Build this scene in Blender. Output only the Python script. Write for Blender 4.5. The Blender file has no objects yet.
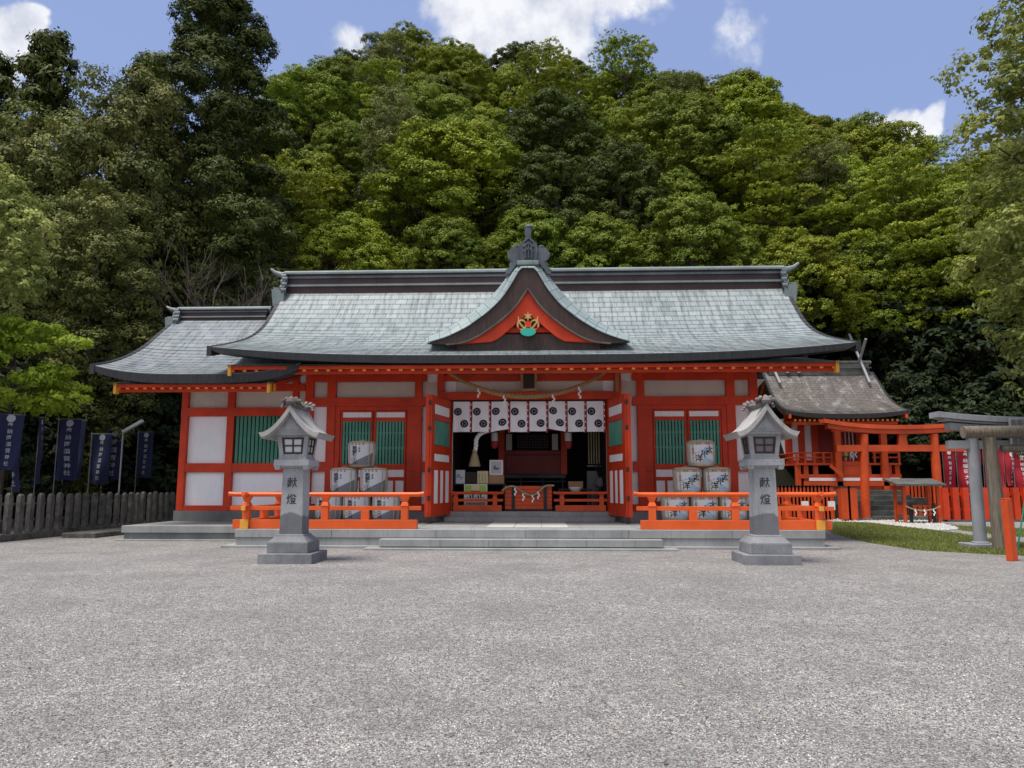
import bpy, math, random
import numpy as np
from mathutils import Vector, Matrix
R = math.radians
sc = bpy.context.scene
col = sc.collection

# ------------------------------------------------------------------ camera
F = 760.0; TH = R(2.3); PH = R(7.72); H = 1.6
fw = Vector((-math.sin(TH)*math.cos(PH), math.cos(TH)*math.cos(PH), math.sin(PH)))
rt = Vector((math.cos(TH), math.sin(TH), 0)); up = rt.cross(fw)
cam = bpy.data.cameras.new('camera'); cam.sensor_width = 36; cam.lens = F/1024*36
cam.clip_start = .1; cam.clip_end = 3000
co = bpy.data.objects.new('camera', cam); col.objects.link(co); sc.camera = co
co.matrix_world = Matrix(((rt.x, up.x, -fw.x, 0), (rt.y, up.y, -fw.y, 0), (rt.z, up.z, -fw.z, H), (0, 0, 0, 1)))

def ray(px, py): return fw + rt*((px-512)/F) + up*((384-py)/F)
def at(px, py, Y):                       # measured picture point -> (X, z) on the upright plane y = Y
    d = ray(px, py); t = Y/d.y; return d.x*t, H+d.z*t
def gd(px, py, z=0.0):                   # measured picture point -> (X, Y) on the level z
    d = ray(px, py); t = (z-H)/d.z; return d.x*t, d.y*t

# ------------------------------------------------------------------ world, sun
SUN_EL, SUN_AZ = R(71), R(232)
w = bpy.data.worlds.new('World'); sc.world = w; w.use_nodes = True
nt = w.node_tree; nt.nodes.clear()
def N(t, ty, **k):
    n = t.nodes.new(ty)
    for a, b in k.items(): setattr(n, a, b)
    return n
def L(t, a, b): t.links.new(a, b)
out = N(nt, 'ShaderNodeOutputWorld'); bg = N(nt, 'ShaderNodeBackground'); bg.inputs[1].default_value = .12
sky = N(nt, 'ShaderNodeTexSky'); sky.sky_type = 'NISHITA'; sky.sun_disc = False
sky.sun_elevation = SUN_EL; sky.sun_rotation = SUN_AZ; sky.air_density = 1.0; sky.dust_density = 1.6; sky.ozone_density = 1.6
tc = N(nt, 'ShaderNodeTexCoord')
def vmath(t, op, a, b=None):
    n = N(t, 'ShaderNodeVectorMath', operation=op)
    for i, v in enumerate((a, b)):
        if v is None: continue
        if isinstance(v, (tuple, Vector)): n.inputs[i].default_value = v
        else: L(t, v, n.inputs[i])
    return n.outputs['Value'] if op in ('DOT_PRODUCT', 'LENGTH', 'DISTANCE') else n.outputs[0]
def fm(t, op, a, b=None, c=None, clamp=False):
    n = N(t, 'ShaderNodeMath', operation=op); n.use_clamp = clamp
    for i, v in enumerate((a, b, c)):
        if v is None: continue
        if isinstance(v, (int, float)): n.inputs[i].default_value = v
        else: L(t, v, n.inputs[i])
    return n.outputs[0]
def ramp(t, fac, stops, interp='LINEAR'):
    n = N(t, 'ShaderNodeValToRGB'); n.color_ramp.interpolation = interp
    while len(n.color_ramp.elements) < len(stops): n.color_ramp.elements.new(.5)
    for e, (p, c) in zip(n.color_ramp.elements, stops):
        e.position = p; e.color = (c, c, c, 1) if isinstance(c, (int, float)) else (*c, 1)
    L(t, fac, n.inputs[0]); return n.outputs[0]
def noise(t, vec, scale, detail=4, rough=.55, lac=2.0, dist=0):
    n = N(t, 'ShaderNodeTexNoise'); n.inputs['Scale'].default_value = scale; n.inputs['Detail'].default_value = detail
    n.inputs['Roughness'].default_value = rough; n.inputs['Distortion'].default_value = dist; L(t, vec, n.inputs['Vector']); return n.outputs['Fac']
def mix(t, fac, a, b, mode='MIX'):
    n = N(t, 'ShaderNodeMix', data_type='RGBA', blend_type=mode)
    for s, v in ((n.inputs[0], fac), (n.inputs[6], a), (n.inputs[7], b)):
        if isinstance(v, (int, float)): s.default_value = v
        elif isinstance(v, tuple): s.default_value = (*v, 1) if len(v) == 3 else v
        else: L(t, v, s)
    return n.outputs[2]
dirv = vmath(nt, 'NORMALIZE', tc.outputs['Generated'])
cn = noise(nt, dirv, 9, 9, .58, dist=.25)
cn2 = noise(nt, dirv, 26, 6, .6)
wn_ = N(nt, 'ShaderNodeTexNoise'); wn_.inputs['Scale'].default_value = 7; wn_.inputs['Detail'].default_value = 5; L(nt, dirv, wn_.inputs['Vector'])
wv_ = N(nt, 'ShaderNodeVectorMath', operation='MULTIPLY_ADD'); L(nt, vmath(nt, 'SUBTRACT', wn_.outputs['Color'], (.5, .5, .5)), wv_.inputs[0]); wv_.inputs[1].default_value = (.16, .16, .16); L(nt, dirv, wv_.inputs[2]); dirw = wv_.outputs[0]
mask = None
# cloud banks: direction, angular half-size, strength
for px, py, r, s in ((470, 8, .085, 1.0), (545, 18, .115, 1.1), (600, -6, .10, 1.05), (430, 22, .05, .5), (5, 45, .048, 1.0), (345, 55, .05, .62), (385, 18, .05, .35),
                     (884, 126, .052, 1.3), (915, 132, .045, 1.25), (725, 8, .085, .40), (738, 40, .06, .36), (870, 140, .02, .8), (520, -200, .3, .9), (60, -260, .25, .8), (900, -300, .25, .8)):
    d = ray(px, py).normalized()
    dd = vmath(nt, 'DISTANCE', dirw, tuple(d))
    m = fm(nt, 'MULTIPLY', fm(nt, 'SUBTRACT', 1.0, fm(nt, 'DIVIDE', dd, r), clamp=True), s)
    mask = m if mask is None else fm(nt, 'MAXIMUM', mask, m)
shape = fm(nt, 'ADD', fm(nt, 'MULTIPLY', mask, 1.15), fm(nt, 'MULTIPLY', fm(nt, 'SUBTRACT', cn, .5), 1.9))
shape = fm(nt, 'ADD', shape, fm(nt, 'MULTIPLY', fm(nt, 'SUBTRACT', cn2, .5), .5))
shape = fm(nt, 'MULTIPLY', shape, fm(nt, 'MULTIPLY', mask, 3, clamp=True))
cfac = ramp(nt, shape, ((.18, 0.0), (.62, 1.0)), 'EASE')
ccol = ramp(nt, cn2, ((.3, (4.9, 5.2, 6.1)), (.62, (7.4, 7.5, 7.9))))
skycol = mix(nt, .75, sky.outputs[0], (2.65, 3.5, 6.2))
sxyz = N(nt, 'ShaderNodeSeparateXYZ'); L(nt, dirv, sxyz.inputs[0])     # bright cloud bank added behind and above the camera to whiten the ambient
bank = ramp(nt, fm(nt, 'ADD', fm(nt, 'MULTIPLY', sxyz.outputs[1], -1.0), fm(nt, 'MULTIPLY', fm(nt, 'SUBTRACT', cn, .5), .8)), ((0.0, 0.0), (.35, 1.0)))
cfac = fm(nt, 'MAXIMUM', cfac, fm(nt, 'MULTIPLY', bank, .85))
L(nt, mix(nt, cfac, skycol, ccol), bg.inputs[0]); L(nt, bg.outputs[0], out.inputs[0])
sl = bpy.data.lights.new('sun', 'SUN'); sl.energy = 4.6; sl.angle = R(22); sl.color = (1, .95, .86)
so = bpy.data.objects.new('sun', sl); col.objects.link(so)
sd = Vector((math.sin(SUN_AZ)*math.cos(SUN_EL), math.cos(SUN_AZ)*math.cos(SUN_EL), math.sin(SUN_EL)))
so.rotation_euler = sd.to_track_quat('Z', 'Y').to_euler(); so.location = (-20, -30, 60)
sc.view_settings.view_transform = 'Standard'; sc.view_settings.look = 'None'; sc.view_settings.gamma = 1
sc.view_settings.use_curve_mapping = False; sc.view_settings.exposure = .08
sc.cycles.max_bounces = 6; sc.cycles.transmission_bounces = 3; sc.cycles.transparent_max_bounces = 6

# ------------------------------------------------------------------ materials
def mat(name, fn, rough=.7, bump=None, spec=.3, metal=0):
    m = bpy.data.materials.new(name); m.use_nodes = True; t = m.node_tree; b = t.nodes['Principled BSDF']
    b.inputs['Roughness'].default_value = rough; b.inputs['Specular IOR Level'].default_value = spec; b.inputs['Metallic'].default_value = metal
    c = fn(t) if callable(fn) else fn
    h = None
    if isinstance(c, tuple) and len(c) == 2: c, h = c
    if isinstance(c, tuple): b.inputs['Base Color'].default_value = (*c, 1)
    else: L(t, c, b.inputs['Base Color'])
    if h is not None:
        bp = N(t, 'ShaderNodeBump'); bp.inputs['Strength'].default_value = bump[0]; bp.inputs['Distance'].default_value = bump[1]
        L(t, h, bp.inputs['Height']); L(t, bp.outputs[0], b.inputs['Normal'])
    return m
def objc(t): return N(t, 'ShaderNodeTexCoord').outputs['Object']
def geo(t): return N(t, 'ShaderNodeNewGeometry').outputs['Position']
def stretch(t, v, s):
    n = N(t, 'ShaderNodeMapping'); n.inputs['Scale'].default_value = s; L(t, v, n.inputs[0]); return n.outputs[0]
def paint(c, var=.18, dirt=.25, dc=(.12, .05, .03)):
    def f(t):
        v = geo(t); n1 = noise(t, v, 1.3, 5); n2 = noise(t, stretch(t, v, (9, 9, 1.2)), 1.6, 6, .65)
        base = mix(t, ramp(t, n1, ((.3, 0.0), (.7, 1.0))), tuple(x*(1-var) for x in c), tuple(min(1, x*(1+var)) for x in c))
        return mix(t, fm(t, 'MULTIPLY', ramp(t, n2, ((.54, 0.0), (.78, 1.0))), dirt), base, dc), n2
    return f
M = {}
M['red'] = mat('vermilion_paint', paint((.56, .044, .010), .22, .42), .5, (.15, .004))
M['orange'] = mat('orange_rail_paint', paint((.68, .105, .022), .16, .35, (.30, .08, .03)), .42, (.15, .004))
M['torii'] = mat('torii_paint', paint((.58, .075, .016), .22, .38), .5, (.15, .004))
M['darkred'] = mat('dark_red_lacquer', paint((.24, .02, .014)), .5, (.1, .003))
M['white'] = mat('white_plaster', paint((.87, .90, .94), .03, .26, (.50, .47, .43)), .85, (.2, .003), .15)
M['shadewhite'] = mat('shaded_plaster', paint((.60, .56, .50), .06, .3, (.36, .32, .27)), .9, (.2, .003), .15)  # white plaster with the shade under the eaves put into its colour
M['green'] = mat('green_lattice_paint', paint((.095, .31, .23), .2, .3, (.03, .10, .07)), .55, (.1, .003))
M['yellow'] = mat('ochre_end_paint', paint((.75, .36, .05), .1, .15), .5, (.1, .003))
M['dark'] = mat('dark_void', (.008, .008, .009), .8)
M['black'] = mat('black_lacquer', (.015, .015, .017), .4)
M['iron'] = mat('dark_iron', (.05, .035, .03), .5, metal=.3)
M['gold'] = mat('gold_leaf', (.50, .34, .13), .5, metal=.4)
M['navy'] = mat('crest_ink', (.012, .014, .03), .8)
M['steel'] = mat('grey_metal', (.35, .36, .37), .45, metal=.5)
M['teal'] = mat('teal_paint', (.03, .38, .30), .5)
M['ink'] = mat('black_ink', (.02, .02, .024), .7)
M['redink'] = mat('red_ink', (.45, .05, .05), .7)
M['blueink'] = mat('blue_print', (.30, .46, .68), .7)
M['leafgreenprint'] = mat('green_print', (.38, .60, .12), .7)
M['greyprint'] = mat('grey_wave_print', (.15, .16, .19), .6)
M['paper'] = mat('white_paper', paint((.78, .78, .78), .03, .05), .8, (.05, .002), .1)
M['cream'] = mat('cream_card', (.72, .62, .38), .8)
M['cardboard'] = mat('cardboard', paint((.36, .22, .12)), .85, (.1, .002))
M['engrave'] = mat('engraved_letter', (.06, .063, .07), .9)
M['lampglass'] = mat('frosted_pane', (.55, .55, .58), .5)
M['greypane'] = mat('dull_pane', (.17, .15, .16), .5)
M['fence'] = mat('weathered_granite', lambda t: (mix(t, ramp(t, noise(t, geo(t), 3, 8, .7), ((.35, 0.0), (.7, 1.0))), (.055, .052, .05), (.17, .16, .15)), noise(t, geo(t), 40, 4)), .9, (.5, .01), .15)
def wood(c1, c2):
    def f(t):
        v = stretch(t, objc(t), (14, 14, 1.4)); n = noise(t, v, 1.5, 6, .6); return mix(t, ramp(t, n, ((.3, 0.0), (.7, 1.0))), c1, c2), n
    return f
M['fascia'] = mat('dark_eave_board', wood((.018, .019, .022), (.045, .046, .05)), .6, (.2, .006))
M['brownboard'] = mat('dark_brown_board', wood((.030, .018, .015), (.060, .038, .032)), .55, (.2, .006))
M['ridge'] = mat('ridge_brown', paint((.055, .032, .032), .25, .3, (.10, .10, .10)), .5, (.2, .006))
M['verdigris'] = mat('verdigris_cap', paint((.18, .215, .215), .2, .7, (.06, .07, .07)), .5, (.2, .005))
M['tilegrey'] = mat('grey_ornament', paint((.085, .10, .115), .35, .5, (.20, .22, .22)), .5, (.4, .01))
M['log'] = mat('bare_log', wood((.12, .10, .075), (.27, .23, .18)), .85, (.5, .01), .15)
M['bark'] = mat('bark', wood((.035, .028, .022), (.10, .085, .07)), .95, (.8, .03), .1)
M['palebark'] = mat('pale_dead_bark', wood((.12, .095, .08), (.24, .20, .17)), .95, (.5, .02), .1)
M['rope_straw'] = mat('old_rope_straw', paint((.34, .21, .10), .2, .4, (.12, .07, .03)), .9, (.4, .006), .1)
M['straw'] = mat('straw', lambda t: (mix(t, ramp(t, noise(t, stretch(t, objc(t), (60, 60, 5)), 1, 4), ((.3, 0.0), (.7, 1.0))), (.26, .21, .12), (.46, .39, .25)), noise(t, stretch(t, objc(t), (60, 60, 5)), 1, 4)), .9, (.4, .006), .1)
M['mat_straw'] = mat('straw_mat', lambda t: (mix(t, ramp(t, noise(t, objc(t), 7, 5), ((.3, 0.0), (.7, 1.0))), (.36, .34, .28), (.50, .48, .41)), noise(t, stretch(t, objc(t), (40, 40, 6)), 1, 4)), .9, (.4, .006), .1)
M['silverwrap'] = mat('silver_wrap', paint((.50, .52, .56), .04, .1, (.4, .4, .4)), .55, (.1, .003))
M['whitewrap'] = mat('white_wrap', paint((.60, .61, .62), .04, .1, (.4, .4, .4)), .6, (.1, .003))
M['bluecloth'] = mat('navy_banner_cloth', (.012, .016, .05), .85)
M['bannerink'] = mat('shaded_banner_lettering', (.30, .31, .36), .85)  # white writing, greyed in its colour for the shade behind the fence
M['bannerpole'] = mat('banner_pole_paint', (.16, .17, .17), .6)
M['redcloth'] = mat('red_banner_cloth', (.34, .018, .03), .85)
M['cloth'] = mat('curtain_cloth', paint((.80, .80, .84), .03, .12, (.6, .6, .6)), .9, (.1, .003), .1)
M['redstrip'] = mat('red_strip_cloth', (.38, .025, .04), .85)
M['greenpole'] = mat('green_pole', (.03, .22, .13), .5)

def granite(c1, c2, spk=.35, stain=None, joints=False):
    def f(t):
        v = objc(t); g = geo(t)
        n1 = noise(t, g, 1.1, 7, .62); n2 = noise(t, g, 110, 2, .6); n3 = noise(t, stretch(t, g, (5, 5, .8)), 1.5, 6, .65)
        c = mix(t, ramp(t, n1, ((.33, 0.0), (.68, 1.0))), c1, c2)
        c = mix(t, fm(t, 'MULTIPLY', ramp(t, n2, ((.4, 1.0), (.52, 0.0))), spk), c, tuple(x*.35 for x in c1))
        c = mix(t, fm(t, 'MULTIPLY', ramp(t, n3, ((.52, 0.0), (.75, 1.0))), .45), c, tuple(x*.45 for x in c1))
        if stain:
            s = N(t, 'ShaderNodeSeparateXYZ'); L(t, v, s.inputs[0])
            e = fm(t, 'ADD', fm(t, 'ADD', s.outputs[2], fm(t, 'MULTIPLY', fm(t, 'POWER', fm(t, 'ABSOLUTE', s.outputs[0]), 2), 1.4)), fm(t, 'MULTIPLY', noise(t, g, 4, 4), .16))
            c = mix(t, fm(t, 'MULTIPLY', ramp(t, fm(t, 'SUBTRACT', e, stain), ((.10, 1.0), (.13, 0.0))), .62), c, (.055, .058, .066))
        h = fm(t, 'ADD', n2, fm(t, 'MULTIPLY', n1, 2))
        return c, h
    return f
M['lantern'] = mat('lantern_granite', granite((.28, .285, .30), (.45, .455, .475), .5, stain=1.02), .75, (.25, .006), .3)
M['lanterndark'] = mat('lantern_base_granite', granite((.15, .155, .17), (.31, .315, .33), .5), .7, (.25, .006), .3)
M['lanternroof'] = mat('lantern_roof_granite', granite((.32, .31, .30), (.46, .45, .43)), .8, (.3, .006), .2)
M['mossy'] = mat('carved_ridge_stone', granite((.12, .10, .095), (.30, .27, .25)), .9, (.6, .01), .2)
M['stone'] = mat('platform_granite', granite((.25, .256, .257), (.365, .37, .37), .3), .75, (.2, .006), .3)
M['stonedark'] = mat('plinth_granite', granite((.13, .14, .135), (.22, .23, .22), .25), .75, (.2, .006), .3)
M['slab'] = mat('pale_slab', granite((.42, .42, .41), (.52, .52, .50), .2), .75, (.2, .006), .3)
M['oldstone'] = mat('old_stair_stone', granite((.06, .065, .058), (.16, .16, .15), .25), .9, (.4, .01), .15)
M['toriistone'] = mat('torii_granite', granite((.27, .28, .30), (.38, .39, .42), .2), .75, (.2, .006), .3)

def tiles(c1, c2, c3, dirt, tw=.42, th=.33, patch=None):
    def f(t):
        uv = N(t, 'ShaderNodeUVMap').outputs[0]
        b = N(t, 'ShaderNodeTexBrick'); L(t, uv, b.inputs[0]); b.offset = .5
        b.inputs['Scale'].default_value = 1; b.inputs['Brick Width'].default_value = tw; b.inputs['Row Height'].default_value = th
        b.inputs['Mortar Size'].default_value = .012; b.inputs['Mortar Smooth'].default_value = .4
        b.inputs['Color1'].default_value = (0, 0, 0, 1); b.inputs['Color2'].default_value = (1, 1, 1, 1); b.inputs['Bias'].default_value = 0
        b.inputs['Mortar'].default_value = (.5, .5, .5, 1)
        n1 = noise(t, uv, .55, 7, .65); n2 = noise(t, stretch(t, uv, (7, .55, 1)), 1.0, 7, .7); n3 = noise(t, uv, 9, 5, .7)
        c = mix(t, ramp(t, b.outputs['Color'], ((0, 0.0), (1, 1.0))), c1, c2)
        c = mix(t, fm(t, 'MULTIPLY', ramp(t, n1, ((.42, 0.0), (.66, 1.0))), .6), c, c3)
        c = mix(t, fm(t, 'MULTIPLY', ramp(t, n2, ((.48, 0.0), (.62, 1.0))), .7), c, dirt)
        c = mix(t, fm(t, 'MULTIPLY', ramp(t, n3, ((.55, 0.0), (.75, 1.0))), .4), c, dirt)
        if patch:
            c = mix(t, fm(t, 'MULTIPLY', ramp(t, noise(t, stretch(t, uv, (1.2, .7, 1)), 1.3, 8, .75), ((.52, 0.0), (.64, 1.0))), .8), c, patch)
        c = mix(t, fm(t, 'MULTIPLY', b.outputs['Fac'], .8), c, tuple(x*.28 for x in c1))
        h = fm(t, 'SUBTRACT', fm(t, 'MULTIPLY', n3, .4), b.outputs['Fac'])
        return c, h
    return f
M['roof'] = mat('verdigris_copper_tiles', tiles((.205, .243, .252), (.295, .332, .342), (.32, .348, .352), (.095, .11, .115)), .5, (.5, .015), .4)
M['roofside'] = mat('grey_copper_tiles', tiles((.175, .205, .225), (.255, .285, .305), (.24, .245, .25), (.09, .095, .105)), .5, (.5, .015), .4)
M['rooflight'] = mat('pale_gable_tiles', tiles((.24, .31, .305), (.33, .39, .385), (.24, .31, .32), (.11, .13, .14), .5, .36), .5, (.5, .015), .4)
M['roofbrown'] = mat('brown_bark_roof', tiles((.12, .10, .09), (.18, .155, .14), (.15, .13, .12), (.07, .065, .06), .3, .16, patch=(.34, .36, .37)), .6, (.5, .01), .35)  # patch: dappled sunlight put into the roof colour

def gravel(t):
    g = geo(t)
    vo = N(t, 'ShaderNodeTexVoronoi'); vo.inputs['Scale'].default_value = 62; vo.inputs['Randomness'].default_value = 1; L(t, g, vo.inputs['Vector'])
    vb = N(t, 'ShaderNodeTexVoronoi'); vb.inputs['Scale'].default_value = 21; L(t, g, vb.inputs['Vector'])
    s = N(t, 'ShaderNodeSeparateColor'); L(t, vo.outputs['Color'], s.inputs[0])
    s2 = N(t, 'ShaderNodeSeparateColor'); L(t, vb.outputs['Color'], s2.inputs[0])
    c = ramp(t, s.outputs[0], ((0, (.08, .075, .073)), (.25, (.195, .184, .176)), (.6, (.325, .307, .292)), (.88, (.435, .414, .395)), (1, (.57, .55, .54))))
    c = mix(t, fm(t, 'MULTIPLY', ramp(t, s2.outputs[0], ((.82, 0.0), (.86, 1.0))), .5), c, (.17, .165, .165))
    c = mix(t, fm(t, 'MULTIPLY', ramp(t, s2.outputs[1], ((.86, 0.0), (.9, 1.0))), .4), c, (.60, .58, .55))
    n = noise(t, g, .55, 7, .65); n2 = noise(t, g, 3.5, 5, .7)
    c = mix(t, fm(t, 'MULTIPLY', ramp(t, n, ((.38, 1.0), (.60, 0.0))), .45), c, (.15, .145, .145))
    c = mix(t, fm(t, 'MULTIPLY', ramp(t, n2, ((.35, 1.0), (.55, 0.0))), .28), c, (.20, .195, .19))
    d = fm(t, 'ADD', fm(t, 'MULTIPLY', vo.outputs['Distance'], -1.0), fm(t, 'MULTIPLY', n2, 2.0))
    d = fm(t, 'ADD', d, fm(t, 'MULTIPLY', vb.outputs['Distance'], -.8))
    return c, d
M['gravel'] = mat('crushed_gravel', gravel, .9, (1.0, .016), .2)
M['pebble'] = mat('white_pebbles', lambda t: (ramp(t, noise(t, geo(t), 14, 3), ((.3, (.22, .21, .20)), (.65, (.58, .57, .54)))), noise(t, geo(t), 14, 3)), .8, (1, .05))
M['soil'] = mat('forest_floor', lambda t: (mix(t, noise(t, geo(t), 1.2, 6), (.006, .007, .004), (.018, .016, .010)), noise(t, geo(t), 4, 4)), .95, (.6, .1), .1)  # near-black so the ground colour carries the deep shade between trees
M['turf'] = mat('turf', lambda t: (mix(t, ramp(t, noise(t, geo(t), 5, 6, .7), ((.35, 0.0), (.65, 1.0))), (.07, .095, .02), (.17, .18, .06)), noise(t, geo(t), 60, 4)), .95, (.8, .02), .1)

def leafmat(name, c1, c2, c3=None, trans=.18):
    m = bpy.data.materials.new(name); m.use_nodes = True; t = m.node_tree; t.nodes.clear()
    o = N(t, 'ShaderNodeOutputMaterial'); a = N(t, 'ShaderNodeAttribute', attribute_name='tint'); oi = N(t, 'ShaderNodeObjectInfo')
    c = mix(t, a.outputs['Fac'], c1, c2)
    if c3: c = mix(t, fm(t, 'MULTIPLY', ramp(t, noise(t, geo(t), .28, 3), ((.45, 0.0), (.62, 1.0))), .7), c, c3)
    hs = N(t, 'ShaderNodeHueSaturation'); L(t, c, hs.inputs['Color'])
    L(t, fm(t, 'ADD', .488, fm(t, 'MULTIPLY', oi.outputs['Random'], .02)), hs.inputs['Hue'])
    L(t, fm(t, 'ADD', .80, fm(t, 'MULTIPLY', oi.outputs['Random'], .4)), hs.inputs['Value'])
    p = N(t, 'ShaderNodeBsdfPrincipled'); p.inputs['Roughness'].default_value = .6; p.inputs['Specular IOR Level'].default_value = .15
    tr = N(t, 'ShaderNodeBsdfTranslucent'); mx = N(t, 'ShaderNodeMixShader'); mx.inputs[0].default_value = trans
    L(t, hs.outputs[0], p.inputs['Base Color']); L(t, hs.outputs[0], tr.inputs[0]); L(t, p.outputs[0], mx.inputs[1]); L(t, tr.outputs[0], mx.inputs[2]); L(t, mx.outputs[0], o.inputs[0])
    return m
M['leafyellow'] = leafmat('yellow_green_leaves', (.14, .185, .012), (.345, .385, .035), (.14, .20, .02))
M['leafmid'] = leafmat('mid_green_leaves', (.075, .12, .012), (.23, .29, .034), (.16, .19, .018))
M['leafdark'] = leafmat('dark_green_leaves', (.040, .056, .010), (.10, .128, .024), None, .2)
M['leafbrown'] = leafmat('olive_brown_leaves', (.078, .092, .022), (.25, .26, .08), (.08, .11, .022), .2)
M['leafconifer'] = leafmat('blue_green_needles', (.036, .056, .012), (.115, .15, .032), None, .15)
M['leafsilver'] = leafmat('grey_green_leaves', (.14, .19, .035), (.40, .45, .12), None, .3)
M['leafpale'] = leafmat('pale_green_leaves', (.19, .25, .06), (.48, .53, .16), None, .3)
M['leafmaple'] = leafmat('bright_maple_leaves', (.17, .25, .02), (.42, .50, .06), None, .4)
M['leafshade'] = leafmat('shade_dark_leaves', (.012, .022, .008), (.035, .050, .018), None, .1)  # near-black leaves: dense shade under the trees put into the colour
M['grassblade'] = leafmat('grass_blades', (.10, .13, .025), (.27, .28, .09), None, .2)

# ------------------------------------------------------------------ mesh builder
_tx = {}
def text2d(s, size):
    k = s
    if k not in _tx:
        c = bpy.data.curves.new('lettering', 'FONT'); c.body = s; c.size = 1; c.resolution_u = 2; c.offset = .012; c.align_x = 'CENTER'
        o = bpy.data.objects.new('lettering', c); col.objects.link(o)
        dg = bpy.context.evaluated_depsgraph_get(); m = bpy.data.meshes.new_from_object(o.evaluated_get(dg), depsgraph=dg)
        vs = [(v.co.x, v.co.y) for v in m.vertices]; fs = [tuple(p.vertices) for p in m.polygons]
        bpy.data.objects.remove(o); bpy.data.curves.remove(c); bpy.data.meshes.remove(m)
        ax = (min(v[0] for v in vs)+max(v[0] for v in vs))/2; ay = (min(v[1] for v in vs)+max(v[1] for v in vs))/2
        _tx[k] = ([(x-ax, y-ay) for x, y in vs], fs)
    vs, fs = _tx[k]; return [(x*size, y*size) for x, y in vs], fs

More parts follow.
